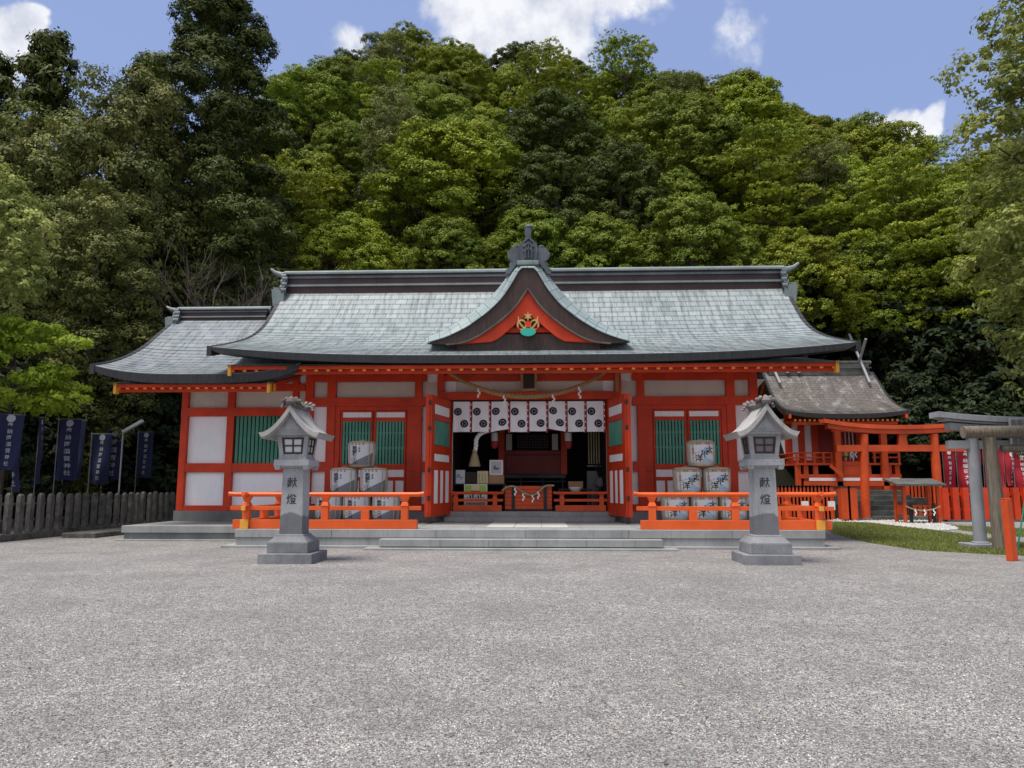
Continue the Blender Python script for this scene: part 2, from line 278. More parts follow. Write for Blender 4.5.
class MB:
    def __init__(s): s.v = []; s.f = []; s.m = []; s.uv = {}
    def add(s, vs, fs, m=0, uv=None):
        b = len(s.v); s.v += [tuple(v) for v in vs]
        for i, f in enumerate(fs):
            s.f.append(tuple(b+j for j in f)); s.m.append(m)
            if uv: s.uv[len(s.f)-1] = [uv[j] for j in f]
        return s
    def box(s, x0, x1, y0, y1, z0, z1, m=0):
        x0, x1 = sorted((x0, x1)); y0, y1 = sorted((y0, y1)); z0, z1 = sorted((z0, z1))
        return s.add([(x, y, z) for z in (z0, z1) for x, y in ((x0, y0), (x1, y0), (x1, y1), (x0, y1))],
                     [(3, 2, 1, 0), (4, 5, 6, 7), (0, 1, 5, 4), (1, 2, 6, 5), (2, 3, 7, 6), (3, 0, 4, 7)], m)
    def frus(s, cx, cy, z0, z1, a0, b0, a1, b1, m=0):
        vs = [(cx+i*a, cy+j*b, z) for z, a, b in ((z0, a0, b0), (z1, a1, b1)) for i, j in ((-1, -1), (1, -1), (1, 1), (-1, 1))]
        return s.add(vs, [(3, 2, 1, 0), (4, 5, 6, 7), (0, 1, 5, 4), (1, 2, 6, 5), (2, 3, 7, 6), (3, 0, 4, 7)], m)
    def beam(s, p, q, w, h, m=0, roll=Vector((0, 0, 1))):
        p, q = Vector(p), Vector(q); d = (q-p).normalized(); sx = d.cross(roll)
        if sx.length < 1e-4: sx = d.cross(Vector((0, 1, 0)))
        sx.normalize(); sy = sx.cross(d)
        vs = [c+sx*(i*w/2)+sy*(j*h/2) for c in (p, q) for i, j in ((-1, -1), (1, -1), (1, 1), (-1, 1))]
        return s.add(vs, [(0, 1, 2, 3), (7, 6, 5, 4), (4, 5, 1, 0), (5, 6, 2, 1), (6, 7, 3, 2), (7, 4, 0, 3)], m)
    def tube(s, pts, rad, n=8, m=0, cap=True):
        pts = [Vector(p) for p in pts]; k = len(pts)
        if not hasattr(rad, '__len__'): rad = [rad]*k
        vs = []; ref = None
        for i, p in enumerate(pts):
            d = (pts[min(i+1, k-1)]-pts[max(i-1, 0)]).normalized()
            if ref is None: ref = Vector((1, 0, 0)) if abs(d.x) < .8 else Vector((0, 0, 1))
            a = (ref-d*ref.dot(d)).normalized(); ref = a; b = d.cross(a)
            for j in range(n):
                t = 2*math.pi*j/n; vs.append(p+(a*math.cos(t)+b*math.sin(t))*rad[i])
        fs = [(i*n+j, i*n+(j+1) % n, (i+1)*n+(j+1) % n, (i+1)*n+j) for i in range(k-1) for j in range(n)]
        if cap: fs += [tuple(range(n))[::-1], tuple(range((k-1)*n, k*n))]
        return s.add(vs, fs, m)
    def lathe(s, c, prof, n=20, m=0):       # prof: (r, z) from bottom to top
        vs = [(c[0]+r*math.cos(2*math.pi*j/n), c[1]+r*math.sin(2*math.pi*j/n), c[2]+z) for r, z in prof for j in range(n)]
        k = len(prof); fs = [(i*n+j, i*n+(j+1) % n, (i+1)*n+(j+1) % n, (i+1)*n+j) for i in range(k-1) for j in range(n)]
        fs += [tuple(range(n))[::-1], tuple(range((k-1)*n, k*n))]
        return s.add(vs, fs, m)
    def prism_y(s, poly, y0, y1, m=0):      # polygon in x-z pushed along y; quads strip if given as two equal curves
        n = len(poly); vs = [(x, y0, z) for x, z in poly]+[(x, y1, z) for x, z in poly]
        fs = [tuple(range(n)), tuple(range(2*n-1, n-1, -1))]+[(i, i+n, (i+1) % n+n, (i+1) % n) for i in range(n)]
        return s.add(vs, fs, m)
    def band_y(s, a, b, y0, y1, m=0):       # band between two x-z curves of equal length, pushed along y
        n = len(a); vs = [(x, y, z) for y in (y0, y1) for c in (a, b) for x, z in c]
        fs = []
        for i in range(n-1):
            fs += [(i, i+1, n+i+1, n+i), (2*n+i, 3*n+i, 3*n+i+1, 2*n+i+1), (i, 2*n+i, 2*n+i+1, i+1), (n+i, n+i+1, 3*n+i+1, 3*n+i)]
        fs += [(0, n, 3*n, 2*n), (n-1, 3*n-1, 4*n-1, 2*n-1)]
        return s.add(vs, fs, m)
    def text(s, st, size, fn, m=0):
        vs, fs = text2d(st, size); return s.add([fn(x, y) for x, y in vs], fs, m)
    def build(s, name, mats, parent=None, bevel=0, smooth=False):
        o_ = Vector(parent.matrix_world.translation) if parent is not None and parent.type == 'EMPTY' else (Vector(parent['org']) if parent is not None else Vector((0, 0, 0)))
        if parent is not None and parent.type == 'EMPTY': o_ = Vector(parent['org'])
        me = bpy.data.meshes.new(name); me.from_pydata([(v[0]-o_.x, v[1]-o_.y, v[2]-o_.z) for v in s.v], [], s.f)
        for k in (mats if isinstance(mats, (list, tuple)) else [mats]): me.materials.append(M[k])
        me.polygons.foreach_set('material_index', s.m)
        if s.uv:
            u = me.uv_layers.new(name='UVMap'); arr = np.zeros((len(me.loops), 2), np.float32)
            for p in me.polygons:
                if p.index in s.uv: arr[p.loop_start:p.loop_start+p.loop_total] = s.uv[p.index]
            u.data.foreach_set('uv', arr.ravel())
        if smooth: me.polygons.foreach_set('use_smooth', [True]*len(me.polygons))
        me.update()
        if smooth: 
            try: me.set_sharp_from_angle(angle=R(40))
            except Exception: pass
        o = bpy.data.objects.new(name, me); col.objects.link(o); o['org'] = tuple(o_)
        if parent is not None: o.parent = parent
        if bevel:
            b = o.modifiers.new('b', 'BEVEL'); b.width = bevel; b.segments = 2; b.limit_method = 'ANGLE'
        return o
def tag(o, label=None, cat=None, group=None, kind=None):
    for k, v in (('label', label), ('category', cat), ('group', group), ('kind', kind)):
        if v: o[k] = v
    return o
def thing(name, loc, label, cat, group=None):
    o = bpy.data.objects.new(name, None); col.objects.link(o); o.location = loc; o.empty_display_size = .2; o['org'] = tuple(loc)
    return tag(o, label, cat, group)
def rebase(o, loc):                       # a top-level mesh built in world coordinates gets its origin at its base
    o.data.transform(Matrix.Translation(-Vector(loc))); o.location = loc; return o
def copy_tree(o, parent=None):
    c = o.copy(); col.objects.link(c)
    if parent is not None: c.parent = parent
    for ch in [x for x in bpy.data.objects if x.parent == o and x.name not in _new]:
        copy_tree(ch, c)
    _new.add(c.name); return c
_new = set()
rnd = random.Random(7)

# ------------------------------------------------------------------ ground and terrain
tag(MB().add([(-260, -60, 0), (260, -60, 0), (260, 420, 0), (-260, 420, 0)], [(0, 1, 2, 3)]).build('gravel_ground', 'gravel'), 'wide level court of pale grey gravel', kind='structure')
sky_px = [(-200, 330), (0, 320), (150, 290), (235, 170), (300, 62), (350, 46), (420, 28), (480, 40), (545, 46), (575, 56), (620, 66), (700, 76), (760, 98), (800, 100), (850, 124), (890, 152), (940, 160), (1000, 165), (1200, 190)]
_hx = [(at(px, py, 72)[0], at(px, py, 72)[1]) for px, py in sky_px]
def htop(x): return float(np.interp(x, [p[0] for p in _hx], [p[1] for p in _hx]))-10.5
def hz(x, y):
    xs = x*72/max(y, 40)
    t = min(1, max(0, (y-38)/34)); s = (t**.92)
    if y > 72: s = 1-(y-72)*.004
    return htop(xs)*s-.3
nx, ny = 60, 40
vs = []; fs = []
for j in range(ny+1):
    y = 37.5+j*2.2
    for i in range(nx+1):
        x = -130+i*260/nx; vs.append((x, y, hz(x, y)+.5*math.sin(x*.7+y*.5)*(y > 39.5)+min(4.5, max(0, y-73)*1.6)))
for j in range(ny):
    for i in range(nx): a = j*(nx+1)+i; fs.append((a, a+1, a+nx+2, a+nx+1))
tag(MB().add(vs, fs).build('hill', 'soil', smooth=True), 'steep dark wooded hillside behind the shrine', kind='structure')

# lawn, pebbles
def poly_ground(name, pts, z, m, label, kind='structure'):
    p = [gd(*q) for q in pts]
    return tag(MB().add([(x, y, z) for x, y in p], [tuple(range(len(p)))]).build(name, m), label, kind=kind), p
lawn_px = [(835, 534), (870, 543), (921, 550.5), (985, 554), (1030, 556), (1060, 548), (1000, 541), (939, 531.5), (870, 523.5), (834, 522.5)]
lawn, lawn_p = poly_ground('lawn_ground', lawn_px, .006, 'turf', 'mown turf strip at the right edge of the gravel court')
lawn2, lawn2_p = poly_ground('lawn_ground', [(953, 526), (1060, 531), (1060, 539), (1005, 536), (960, 530)], .006, 'turf', 'small turf patch beyond the pale path')
def inpoly(x, y, p):
    c = False; n = len(p)
    for i in range(n):
        x1, y1 = p[i]; x2, y2 = p[i-1]
        if (y1 > y) != (y2 > y) and x < (x2-x1)*(y-y1)/(y2-y1)+x1: c = not c
    return c
def mesh_np(name, V, Fc, mats, tint=None, mi=None, parent=None, per=4):
    me = bpy.data.meshes.new(name); me.vertices.add(len(V)); me.vertices.foreach_set('co', np.asarray(V, np.float32).ravel())
    nf = len(Fc); me.loops.add(nf*per); me.polygons.add(nf)
    me.loops.foreach_set('vertex_index', np.asarray(Fc, np.int32).ravel()); me.polygons.foreach_set('loop_start', np.arange(nf, dtype=np.int32)*per)
    me.polygons.foreach_set('loop_total', np.full(nf, per, np.int32))
    for k in mats: me.materials.append(M[k])
    if tint is not None:
        a = me.attributes.new('tint', 'FLOAT', 'POINT'); a.data.foreach_set('value', np.asarray(tint, np.float32))
    me.update(); me.validate()
    return me
def grass(polys, n, seed, h=(.03, .09)):
    r = np.random.RandomState(seed); P_ = []
    for p, k in zip(polys, n):
        xs = [q[0] for q in p]; ys = [q[1] for q in p]; c = 0
        while c < k:
            x = r.uniform(min(xs), max(xs)); y = r.uniform(min(ys), max(ys))
            if inpoly(x+r.normal()*.10, y+r.normal()*.16, p): P_.append((x, y)); c += 1
    P_ = np.array(P_); n = len(P_); a = r.uniform(0, 6.28, n); hh = r.uniform(*h, n); w_ = .012
    V = np.zeros((n, 3, 3)); V[:, :, :2] = P_[:, None, :]; V[:, 0, 0] -= np.cos(a)*w_; V[:, 0, 1] -= np.sin(a)*w_; V[:, 1, 0] += np.cos(a)*w_; V[:, 1, 1] += np.sin(a)*w_
    V[:, 2, 0] += r.normal(0, .03, n); V[:, 2, 1] += r.normal(0, .03, n); V[:, 2, 2] = hh; V[:, :2, 2] = .004
    me = mesh_np('grass', V.reshape(-1, 3), np.arange(n*3).reshape(-1, 3), ['grassblade'], np.repeat(r.uniform(0, 1, n), 3), per=3)
    o = bpy.data.objects.new('grass', me); col.objects.link(o); return tag(o, 'short grass blades growing on the turf strips at right', 'grass', kind='stuff')
grass([lawn_p, lawn2_p], [42000, 9000], 3)
def stones(name, pts, n, seed, z, size, m, label):
    p = [gd(*q) for q in pts]; r = np.random.RandomState(seed); V = []; Fc = []
    xs = [q[0] for q in p]; ys = [q[1] for q in p]; c = 0
    while c < n:
        x = r.uniform(min(xs), max(xs)); y = r.uniform(min(ys), max(ys))
        if not inpoly(x, y, p): continue
        s = r.uniform(*size); b = len(V); a = r.uniform(0, 6)
        for i in range(5): V.append((x+s*math.cos(a+i*1.256)*r.uniform(.7, 1.1), y+s*math.sin(a+i*1.256)*r.uniform(.7, 1.1), z+s*.15))
        V.append((x+r.normal()*s*.2, y+r.normal()*s*.2, z+s*r.uniform(.5, .9)))
        for i in range(5): Fc.append((b+i, b+(i+1) % 5, b+5))
        c += 1
    me = mesh_np(name, np.array(V), np.array(Fc), [m], per=3); o = bpy.data.objects.new(name, me); col.objects.link(o)
    return tag(o, label, 'pebbles', kind='stuff')
stones('pebbles', [(826, 517.2), (826, 521.5), (868, 522.5), (935, 531), (958, 529.5), (930, 520), (905, 516.8)], 5200, 5, .0, (.05, .13), 'pebble', 'white pebbles laid before the small shrine steps')
stones('pebbles', [(1060, 512), (960, 514), (962, 518), (1060, 524)], 900, 6, .0, (.05, .12), 'pebble', 'white pebbles along the foot of the red picket fence')

def gravel_stones(n, seed):
    r = np.random.RandomState(seed); y = 1/r.uniform(1/13.5, 1/3.6, n); x = r.uniform(-1, 1, n)*(y*.78+1.0)-.04*y; sz_ = r.uniform(.0035, .0082, n)*(1+.03*y)
    a = r.uniform(0, 6.28, n); V = np.zeros((n, 6, 3))
    for i in range(5):
        q = r.uniform(.7, 1.15, n); V[:, i, 0] = x+sz_*q*np.cos(a+i*1.2566); V[:, i, 1] = y+sz_*q*np.sin(a+i*1.2566); V[:, i, 2] = sz_*r.uniform(-.1, .35, n)
    V[:, 5, 0] = x+r.normal(0, .35, n)*sz_; V[:, 5, 1] = y+r.normal(0, .35, n)*sz_; V[:, 5, 2] = sz_*r.uniform(.5, 1.0, n)
    b = np.arange(n)[:, None, None]*6; tri = np.array([[i, (i+1) % 5, 5] for i in range(5)])[None]
    me = mesh_np('gravel', V.reshape(-1, 3), (b+tri).reshape(-1, 3), ['chip'], np.repeat(r.uniform(0, 1, n), 6), per=3); o = bpy.data.objects.new('gravel', me); col.objects.link(o)
    tag(o, 'loose grey gravel chips lying over the open court', 'gravel', kind='stuff')
def chipmat(t):
    a = N(t, 'ShaderNodeAttribute', attribute_name='tint').outputs['Fac']; g = geo(t)
    c = ramp(t, a, ((0, (.05, .048, .05)), (.14, (.135, .126, .122)), (.45, (.26, .246, .236)), (.78, (.385, .367, .352)), (.95, (.50, .48, .465)), (1, (.66, .65, .62))))
    n = noise(t, stretch(t, g, (1, .7, 1)), 1.1, 8, .7)
    return mix(t, fm(t, 'MULTIPLY', ramp(t, n, ((.42, 1.0), (.56, 0.0))), .55), c, (.11, .105, .105))
M['chip'] = mat('gravel_chips', chipmat, .85, None, .25)
gravel_stones(230000, 9)

# ------------------------------------------------------------------ hall: shared levels
YW = 25.7; XC = -.455
def wx(px, py=450): return at(px, py, YW)[0]
def wz(py): return at(370, py, YW)[1]
XL, XR = wx(304), 2*XC-wx(304)
PLAT = .49; SILL = wz(511)
hall = thing('shrine_hall', (XC, 28.3, 0), 'wide vermilion and white shrine hall under a verdigris copper roof', 'shrine hall')

# stone platform and steps
pl = MB()
px0, px1 = XC-7.75, XC+7.75
pl.box(px0, px1, 20.28, 24.9, .27, PLAT)
pl.box(px0-.9, px1+.25, 24.9, 33, 0, PLAT-.004)
plat = thing('stone_platform', (XC, 20.3, 0), 'long grey granite platform with low steps carrying the hall', 'platform')
pl.build('slab', 'stone', plat, .012)
MB().box(px0+.03, px1-.03, 20.31, 24.8, -.02, .262).build('plinth', 'stone', plat)
MB().box(px0-.3, px1+.3, 20.12, 24.8, -.02, .07).build('footing', 'stone', plat, .01)
xs0, xs1 = gd(388, 546)[0], gd(655, 546)[0]
MB().box(xs0, xs1, 19.86, 20.276, .072, .262).build('step', 'stone', plat, .012)
MB().box(xs0-.35, xs1+.35, 19.6, 20.116, -.02, .05).build('step', 'stone', plat, .01)
jt = MB()
for k in (-5, -2.3, 0, 2.6, 5.2):
    jt.box(XC+k*1.03-.006, XC+k*1.03+.006, 20.272, 20.279, .28, PLAT-.01)
for k in range(-2, 3): jt.box(XC+k*1.25+.3-.006, XC+k*1.25+.3+.006, 19.852, 19.859, .08, .25)
for k in range(-5, 6): jt.box(XC+k*1.5-.007, XC+k*1.5+.007, 20.6, 25.2, PLAT+.001, PLAT+.004)
for y in (21.6, 22.9, 24.2): jt.box(px0, px1, y-.007, y+.007, PLAT+.001, PLAT+.005)
jt.build('joint', 'stonedark', plat)
for x0, x1 in ((491, 516), (516.6, 541.4), (542, 566)):
    a = gd(x0, 524, PLAT)[0]; b = gd(x1, 524, PLAT)[0]
    MB().box(a, b, 21.2, 25.2, PLAT+.006, PLAT+.012).build('paving_slab', 'slab', plat)
MB().box(XL-.05, XR+.05, YW-.18, YW+.3, PLAT-.02, SILL-.002).build('sill_stone', 'stone', plat, .01)
MB().box(wx(452)-.2, 2*XC-wx(452)+.2, YW-.5, YW-.19, PLAT-.02, PLAT+.14).build('threshold_step', 'stone', plat, .01)

# ------------------------------------------------------------------ walls
ZT = wz(366)
zb = dict(bot=(SILL, wz(504)), mid=(wz(471.6), wz(461.7)), top=(wz(406.5), wz(398)), up=(wz(381.7), wz(375)))
wl = MB(); D_L, D_R = wx(452), 2*XC-wx(452)
wl.box(XL+.02, D_L, YW+.1, YW+.22, SILL, ZT+.1); wl.box(D_R, XR-.02, YW+.1, YW+.22, SILL, ZT+.1); wl.box(D_L, D_R, YW+.1, YW+.22, wz(400), ZT+.1)
wl.box(XL, XL+.15, YW+.22, 31, SILL, ZT); wl.box(XR-.15, XR, YW+.22, 31, SILL, ZT); wl.box(XL, XR, 31, 31.15, SILL, ZT)
wl.build('wall', 'white', hall)
# side gables above the walls
for sx in (XL+.07, XR-.07):
    MB().add([(sx-.07, 24.4, ZT-.3), (sx-.07, 32.2, ZT-.3), (sx-.07, 28.3, 8.7), (sx+.07, 24.4, ZT-.3), (sx+.07, 32.2, ZT-.3), (sx+.07, 28.3, 8.7)],
             [(0, 1, 2), (5, 4, 3), (0, 3, 4, 1), (1, 4, 5, 2), (2, 5, 3, 0)]).build('gable_wall', 'white', hall)
def both(fn):
    fn(1, lambda x: x); fn(-1, lambda x: 2*XC-x)
def wing(side, mx):
    def bx(mb, a, b, y0, y1, z0, z1, m=0): mb.box(mx(wx(a)), mx(wx(b)), y0, y1, z0, z1, m)
    for a, b in ((304, 312), (326, 334.5), (414.5, 421.5)):
        m = MB(); bx(m, a, b, YW-.08, YW+.1, SILL, ZT); m.build('post', 'red', hall, .01)
    for k, (a, b, pr) in dict(bot=(304, 451, .05), mid=(304, 339, .05), top=(304, 426, .10), up=(304, 426, .06)).items():
        m = MB(); bx(m, a, b, YW-pr-.004, YW+.099, *zb[k]); m.build('beam', 'red', hall, .008)
    m = MB(); bx(m, 407.5, 426, YW-.056, YW+.098, *zb['mid']); m.build('beam', 'red', hall, .008)
    m = MB(); bx(m, 304, 452, YW-.2, YW+.099, wz(371), wz(366)); m.build('beam', 'red', hall, .008)
    # lattice bay
    m = MB(); Z0, Z1 = zb['bot'][1], zb['top'][0]
    bx(m, 334.5, 414.5, YW+.03, YW+.098, Z0, Z1)
    bx(m, 334.5, 339.5, YW-.03, YW+.03, Z0, Z1); bx(m, 407, 414.5, YW-.03, YW+.03, Z0, Z1)
    bx(m, 339.5, 407, YW-.03, YW+.03, wz(410.5), Z1)
    m.build('wall_board', 'red', hall)
    for a, b in ((340.5, 372.2), (374.2, 405.8)):
        win = MB(); i0, i1 = a+1.6, b-1.4
        bx(win, a, a+1.5, YW-.05, YW+.04, Z0+.01, wz(411)); bx(win, b-1.4, b, YW-.05, YW+.04, Z0+.01, wz(411))
        for za, zb_ in ((wz(412.4), wz(411)), (wz(421.6), wz(417.6)), (wz(469.7), wz(464.3)), (wz(480.5), wz(477))): bx(win, i0, i1, YW-.05, YW+.04, za, zb_)
        bx(win, i0, i1, YW-.05, YW+.04, Z0+.01, wz(501))
        for c in (i0+8.5, i1-10.5): bx(win, c, c+2.2, YW-.05, YW+.04, wz(501), wz(480.5))
        pf = win.build('window', 'red', hall, .006)
        for qa, qb in ((417.6, 412.4), (477, 469.7), (501, 480.5)): pn = MB(); bx(pn, i0, i1, YW-.02, YW+.02, wz(qa), wz(qb)); pn.build('panel', 'white', pf)
        dk = MB(); bx(dk, i0, i1, YW+.0, YW+.028, wz(464.3), wz(421.6)); dk.build('pane', 'dark', pf)
        lt = MB(); n = 9; st = (i1-i0)/n
        for k in range(n): bx(lt, i0+k*st+.35, i0+k*st+st*.80, YW-.04, YW-.012, wz(464.3), wz(421.6))
        for py in (433, 448): bx(lt, i0, i1, YW-.010, YW-.002, wz(py+.9), wz(py-.9))
        lt.build('lattice', 'green', pf)
both(wing)
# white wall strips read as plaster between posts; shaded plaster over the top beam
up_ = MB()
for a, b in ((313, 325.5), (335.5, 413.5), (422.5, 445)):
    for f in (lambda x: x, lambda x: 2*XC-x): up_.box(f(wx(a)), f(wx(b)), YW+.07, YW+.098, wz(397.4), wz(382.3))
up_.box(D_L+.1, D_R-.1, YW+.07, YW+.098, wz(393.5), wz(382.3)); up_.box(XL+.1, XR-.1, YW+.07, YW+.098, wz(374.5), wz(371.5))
up_.build('plaster_panel', 'shadewhite', hall)
# middle bay
MB().box(D_L-.5, D_R+.5, YW-.16, YW+.09, wz(401), wz(393)).build('lintel', 'red', hall, .01)
MB().box(D_L-.4, D_R+.4, YW-.07, YW+.09, wz(381.7), wz(375.5)).build('beam', 'red', hall, .008)
for f in (lambda x: x, lambda x: 2*XC-x):
    MB().box(f(wx(437)), f(wx(443.5)), YW-.12, YW+.1, wz(393)+.002, ZT).build('post', 'red', hall, .01)
    MB().box(f(wx(443.6)), f(wx(451.6)), YW-.05, YW+.2, SILL, wz(401)-.002).build('door_post', 'red', hall, .01)
# bracket blocks below the eaves
for px in (308, 330, 374, 418, 440):
    for f in (lambda x: x, lambda x: 2*XC-x):
        x = f(wx(px)); m = MB(); z = wz(374)
        m.frus(x, YW-.2, z-.02, z+.10, .10, .10, .20, .18); m.box(x-.42, x+.42, YW-.28, YW-.12, z+.10, z+.22); m.box(x-.07, x+.07, YW-.75, YW-.28, z+.02, z+.16)
        m.box(x-.072, x+.072, YW-.765, YW-.752, z+.02, z+.16, 1)
        m.build('bracket', ['red', 'yellow'], hall)

# doors: folded outward at both sides
def door(side, mx):
    xh, xn = wx(451), at(429.8, 457, 23.5)[0]; yh, yn = YW-.06, 23.5
    zt, z0 = wz(401)-.05, SILL-.11
    e = bpy.data.objects.new('door', None)
    P0 = Vector((mx(xh), yh, 0)); P1 = Vector((mx(xn), yn, 0)); d = (P1-P0); Ln = d.length; d.normalize()
    nrm = Vector((d.y, -d.x, 0)); 
    if (nrm.x > 0) != (side > 0): nrm = -nrm      # towards the opening
    def pt(u, v, w_): q = P0+d*u+nrm*w_; return (q.x, q.y, v)
    def bxl(mb, u0, u1, v0, v1, w0, w1, m=0):
        vs = [pt(u, v, w_) for v in (v0, v1) for u, w_ in ((u0, w0), (u1, w0), (u1, w1), (u0, w1))]
        mb.add(vs, [(3, 2, 1, 0), (4, 5, 6, 7), (0, 1, 5, 4), (1, 2, 6, 5), (2, 3, 7, 6), (3, 0, 4, 7)], m)
    Hh = zt-z0
    lf = MB(); 
    bxl(lf, 0, Ln, z0, zt, -.04, 0)
    for u0, u1 in ((0, .28), (Ln-.30, Ln)): bxl(lf, u0, u1, z0, zt, .002, .05)
    for a, b in ((0, .10), (.385, .45), (.52, .585), (.80, .845), (.935, 1)): bxl(lf, .28, Ln-.3, z0+a*Hh, z0+b*Hh, .002, .05)
    iw = Ln-.58
    for k in (1, 2): bxl(lf, .28+iw*k/3-.09, .28+iw*k/3+.09, z0+.10*Hh, z0+.385*Hh, .002, .05)
    leaf = lf.build('door', 'red', hall)
    for qa, qb in ((.455, .515), (.85, .93)): pn = MB(); bxl(pn, .3, Ln-.32, z0+qa*Hh, z0+qb*Hh, .004, .03); pn.build('panel', 'white', leaf)
    for k in range(3): pn = MB(); bxl(pn, .30+iw*k/3+(.08 if k else 0), .26+iw*(k+1)/3-(.06 if k < 2 else 0), z0+.105*Hh, z0+.38*Hh, .004, .03); pn.build('panel', 'white', leaf)
    dk_ = MB(); bxl(dk_, .29, Ln-.31, z0+.588*Hh, z0+.798*Hh, .003, .009); dk_.build('pane', 'dark', leaf)
    gl = MB()
    n = 9
    for k in range(n): bxl(gl, .3+(Ln-.62)*k/n+.01, .3+(Ln-.62)*(k+.78)/n, z0+.59*Hh, z0+.795*Hh, .012, .04)
    gl.build('lattice', 'green', leaf)
    # the second leaf folded flat behind, seen edge on with its iron hinges
    e2 = MB(); x1 = mx(xn); s = -1 if side > 0 else 1
    e2.box(x1+s*.02, x1+s*.14, yn-.03, yn+2.1, z0, zt)
    l2 = e2.build('door', 'red', hall)
    e3 = MB()
    for fz in (.15, .38, .72, .93): e3.box(x1+s*.055, x1-s*.03, yn-.05, yn-.032, z0+fz*Hh-.07, z0+fz*Hh+.07)
    e3.box(x1+s*.06, x1-s*.07, yn-.04, yn+.1, PLAT+.004, z0-.005)
    e3.build('hinge', 'iron', l2)
both(door)

# interior
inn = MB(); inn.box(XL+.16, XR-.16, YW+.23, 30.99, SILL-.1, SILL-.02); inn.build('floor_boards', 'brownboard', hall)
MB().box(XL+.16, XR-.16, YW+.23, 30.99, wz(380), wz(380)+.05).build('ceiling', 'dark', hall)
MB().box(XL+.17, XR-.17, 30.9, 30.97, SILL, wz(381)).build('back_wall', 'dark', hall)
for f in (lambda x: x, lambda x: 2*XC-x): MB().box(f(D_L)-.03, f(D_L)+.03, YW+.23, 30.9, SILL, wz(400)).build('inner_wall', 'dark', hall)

# ------------------------------------------------------------------ roofs
def spline(pts, n):
    y = np.array([p[0] for p in pts]); z = np.array([p[1] for p in pts]); s = np.r_[0, np.cumsum(np.hypot(np.diff(y), np.diff(z)))]
    m = np.zeros(len(pts)); sl_ = lambda v: np.gradient(v, s)
    def herm(v, q):
        g = sl_(v); i = np.clip(np.searchsorted(s, q)-1, 0, len(s)-2); h = s[i+1]-s[i]; t = (q-s[i])/h
        return (2*t**3-3*t**2+1)*v[i]+(t**3-2*t**2+t)*h*g[i]+(-2*t**3+3*t**2)*v[i+1]+(t**3-t**2)*h*g[i+1]
    q = np.linspace(0, s[-1], n); return herm(y, q), herm(z, q), q
def roof_half(prof, x0, x1, lift, th, sgn=1, yr=28.3, nx=48, lx0=None, edge=.27, p4=3.2):
    """prof eave->ridge; returns mesh with stepped courses"""
    n = max(6, int(round(sum(math.dist(a, b) for a, b in zip(prof, prof[1:]))/th)))+1
    ys, zs, q = spline(prof, n); xc = (x0+x1)/2; hw = (x1-x0)/2
    rows = []
    for i in range(n-1): rows += [(ys[i], zs[i]+.02, q[i]), (ys[i+1], zs[i+1]+.002, q[i+1])]
    V = []; UV = []
    rows = [(ys[0], zs[0]-edge*0, q[0])]+rows
    for (y, z, v) in rows:
        fr = (1-v/q[-1])
        for i in range(nx+1):
            x = x0+(x1-x0)*i/nx; t = (x-xc)/hw; u = lift*abs(t)**p4*fr**1.3
            yy = y if sgn > 0 else 2*yr-y
            V.append((x, yy-(.10*abs(t)**6*fr*sgn), z+u)); UV.append((x, v))
    fs = []
    for j in range(len(rows)-1):
        for i in range(nx):
            a = j*(nx+1)+i; f = (a, a+1, a+nx+2, a+nx+1); fs.append(f if sgn > 0 else f[::-1])
    return V, fs, UV, (ys, zs, q)
def eave_board(V, nx, drop, dep, sgn=1, inset=0.0):
    a = [Vector(v) for v in V[:nx+1]]; n = nx+1; vs = []
    xm = (a[0].x+a[-1].x)/2
    for off in ((0, 0), (.02, -drop), (dep, -drop), (dep, -.0)):
        sc_ = 1-.030*min(1, -off[1]*4) if off[1] < 0 else 1
        vs += [(xm+(v.x-xm)*sc_, v.y+off[0]*sgn, v.z+off[1]*(1-.28*(abs(v.x-xm)/abs(a[0].x-xm))**6)) for v in a]
    fs = []
    for k in range(4):
        k2 = (k+1) % 4
        for i in range(nx): fs.append((k*n+i, k2*n+i, k2*n+i+1, k*n+i+1))
    fs += [(0, n, 2*n, 3*n), (n-1, 4*n-1, 3*n-1, 2*n-1)]
    return vs, fs
def make_roof(owner, prof, x0, x1, lift, mt, th, ridge_h, ridge_hw, edge_l=True, edge_r=True, nx=48, fas=.27, fdep=1.5, yr=28.3):
    rf = MB()
    for sgn in (1, -1):
        V, fs, UV, (ys, zs, q) = roof_half(prof, x0, x1, lift, th, sgn, yr=yr, nx=nx); rf.add(V, fs, 0, UV)
        if sgn == 1: V1 = V
        else: V2 = V
    ro = rf.build('roof', mt, owner)
    nrow = len(V1)//(nx+1)
    MB().add(*eave_board(V1, nx, fas, .5)).build('eave_board', 'fascia', ro); MB().add(*eave_board(V2, nx, fas, .5, -1)).build('eave_board', 'fascia', ro)
    # verge boards along the gable ends
    vg = MB()
    for side, on in ((0, edge_l), (nx, edge_r)):
        if not on: continue
        o = -1 if side == 0 else 1
        for VV in (V1, V2):
            vg = MB(); pts = [Vector(VV[j*(nx+1)+side]) for j in range(1, nrow)]
            k = len(pts); vs = []
            for dx, dz in ((0, .01), (0, -.30), (-o*.14, -.30), (-o*.14, .0)): vs += [(p.x+dx+o*.012, p.y, p.z+dz) for p in pts]
            fs = []
            for a in range(4):
                b = (a+1) % 4
                for i in range(k-1): fs.append((a*k+i, b*k+i, b*k+i+1, a*k+i+1))
            fs += [(0, k, 2*k, 3*k)]
            vg.add(vs, fs); vg.build('verge_board', 'fascia', ro)
    return ro, V1, nrow
MPROF = [(22.0, 5.44), (23.3, 5.85), (24.5, 6.27), (25.5, 6.72), (26.3, 7.24), (27.05, 7.93), (27.8, 8.72), (28.3, 9.28)]
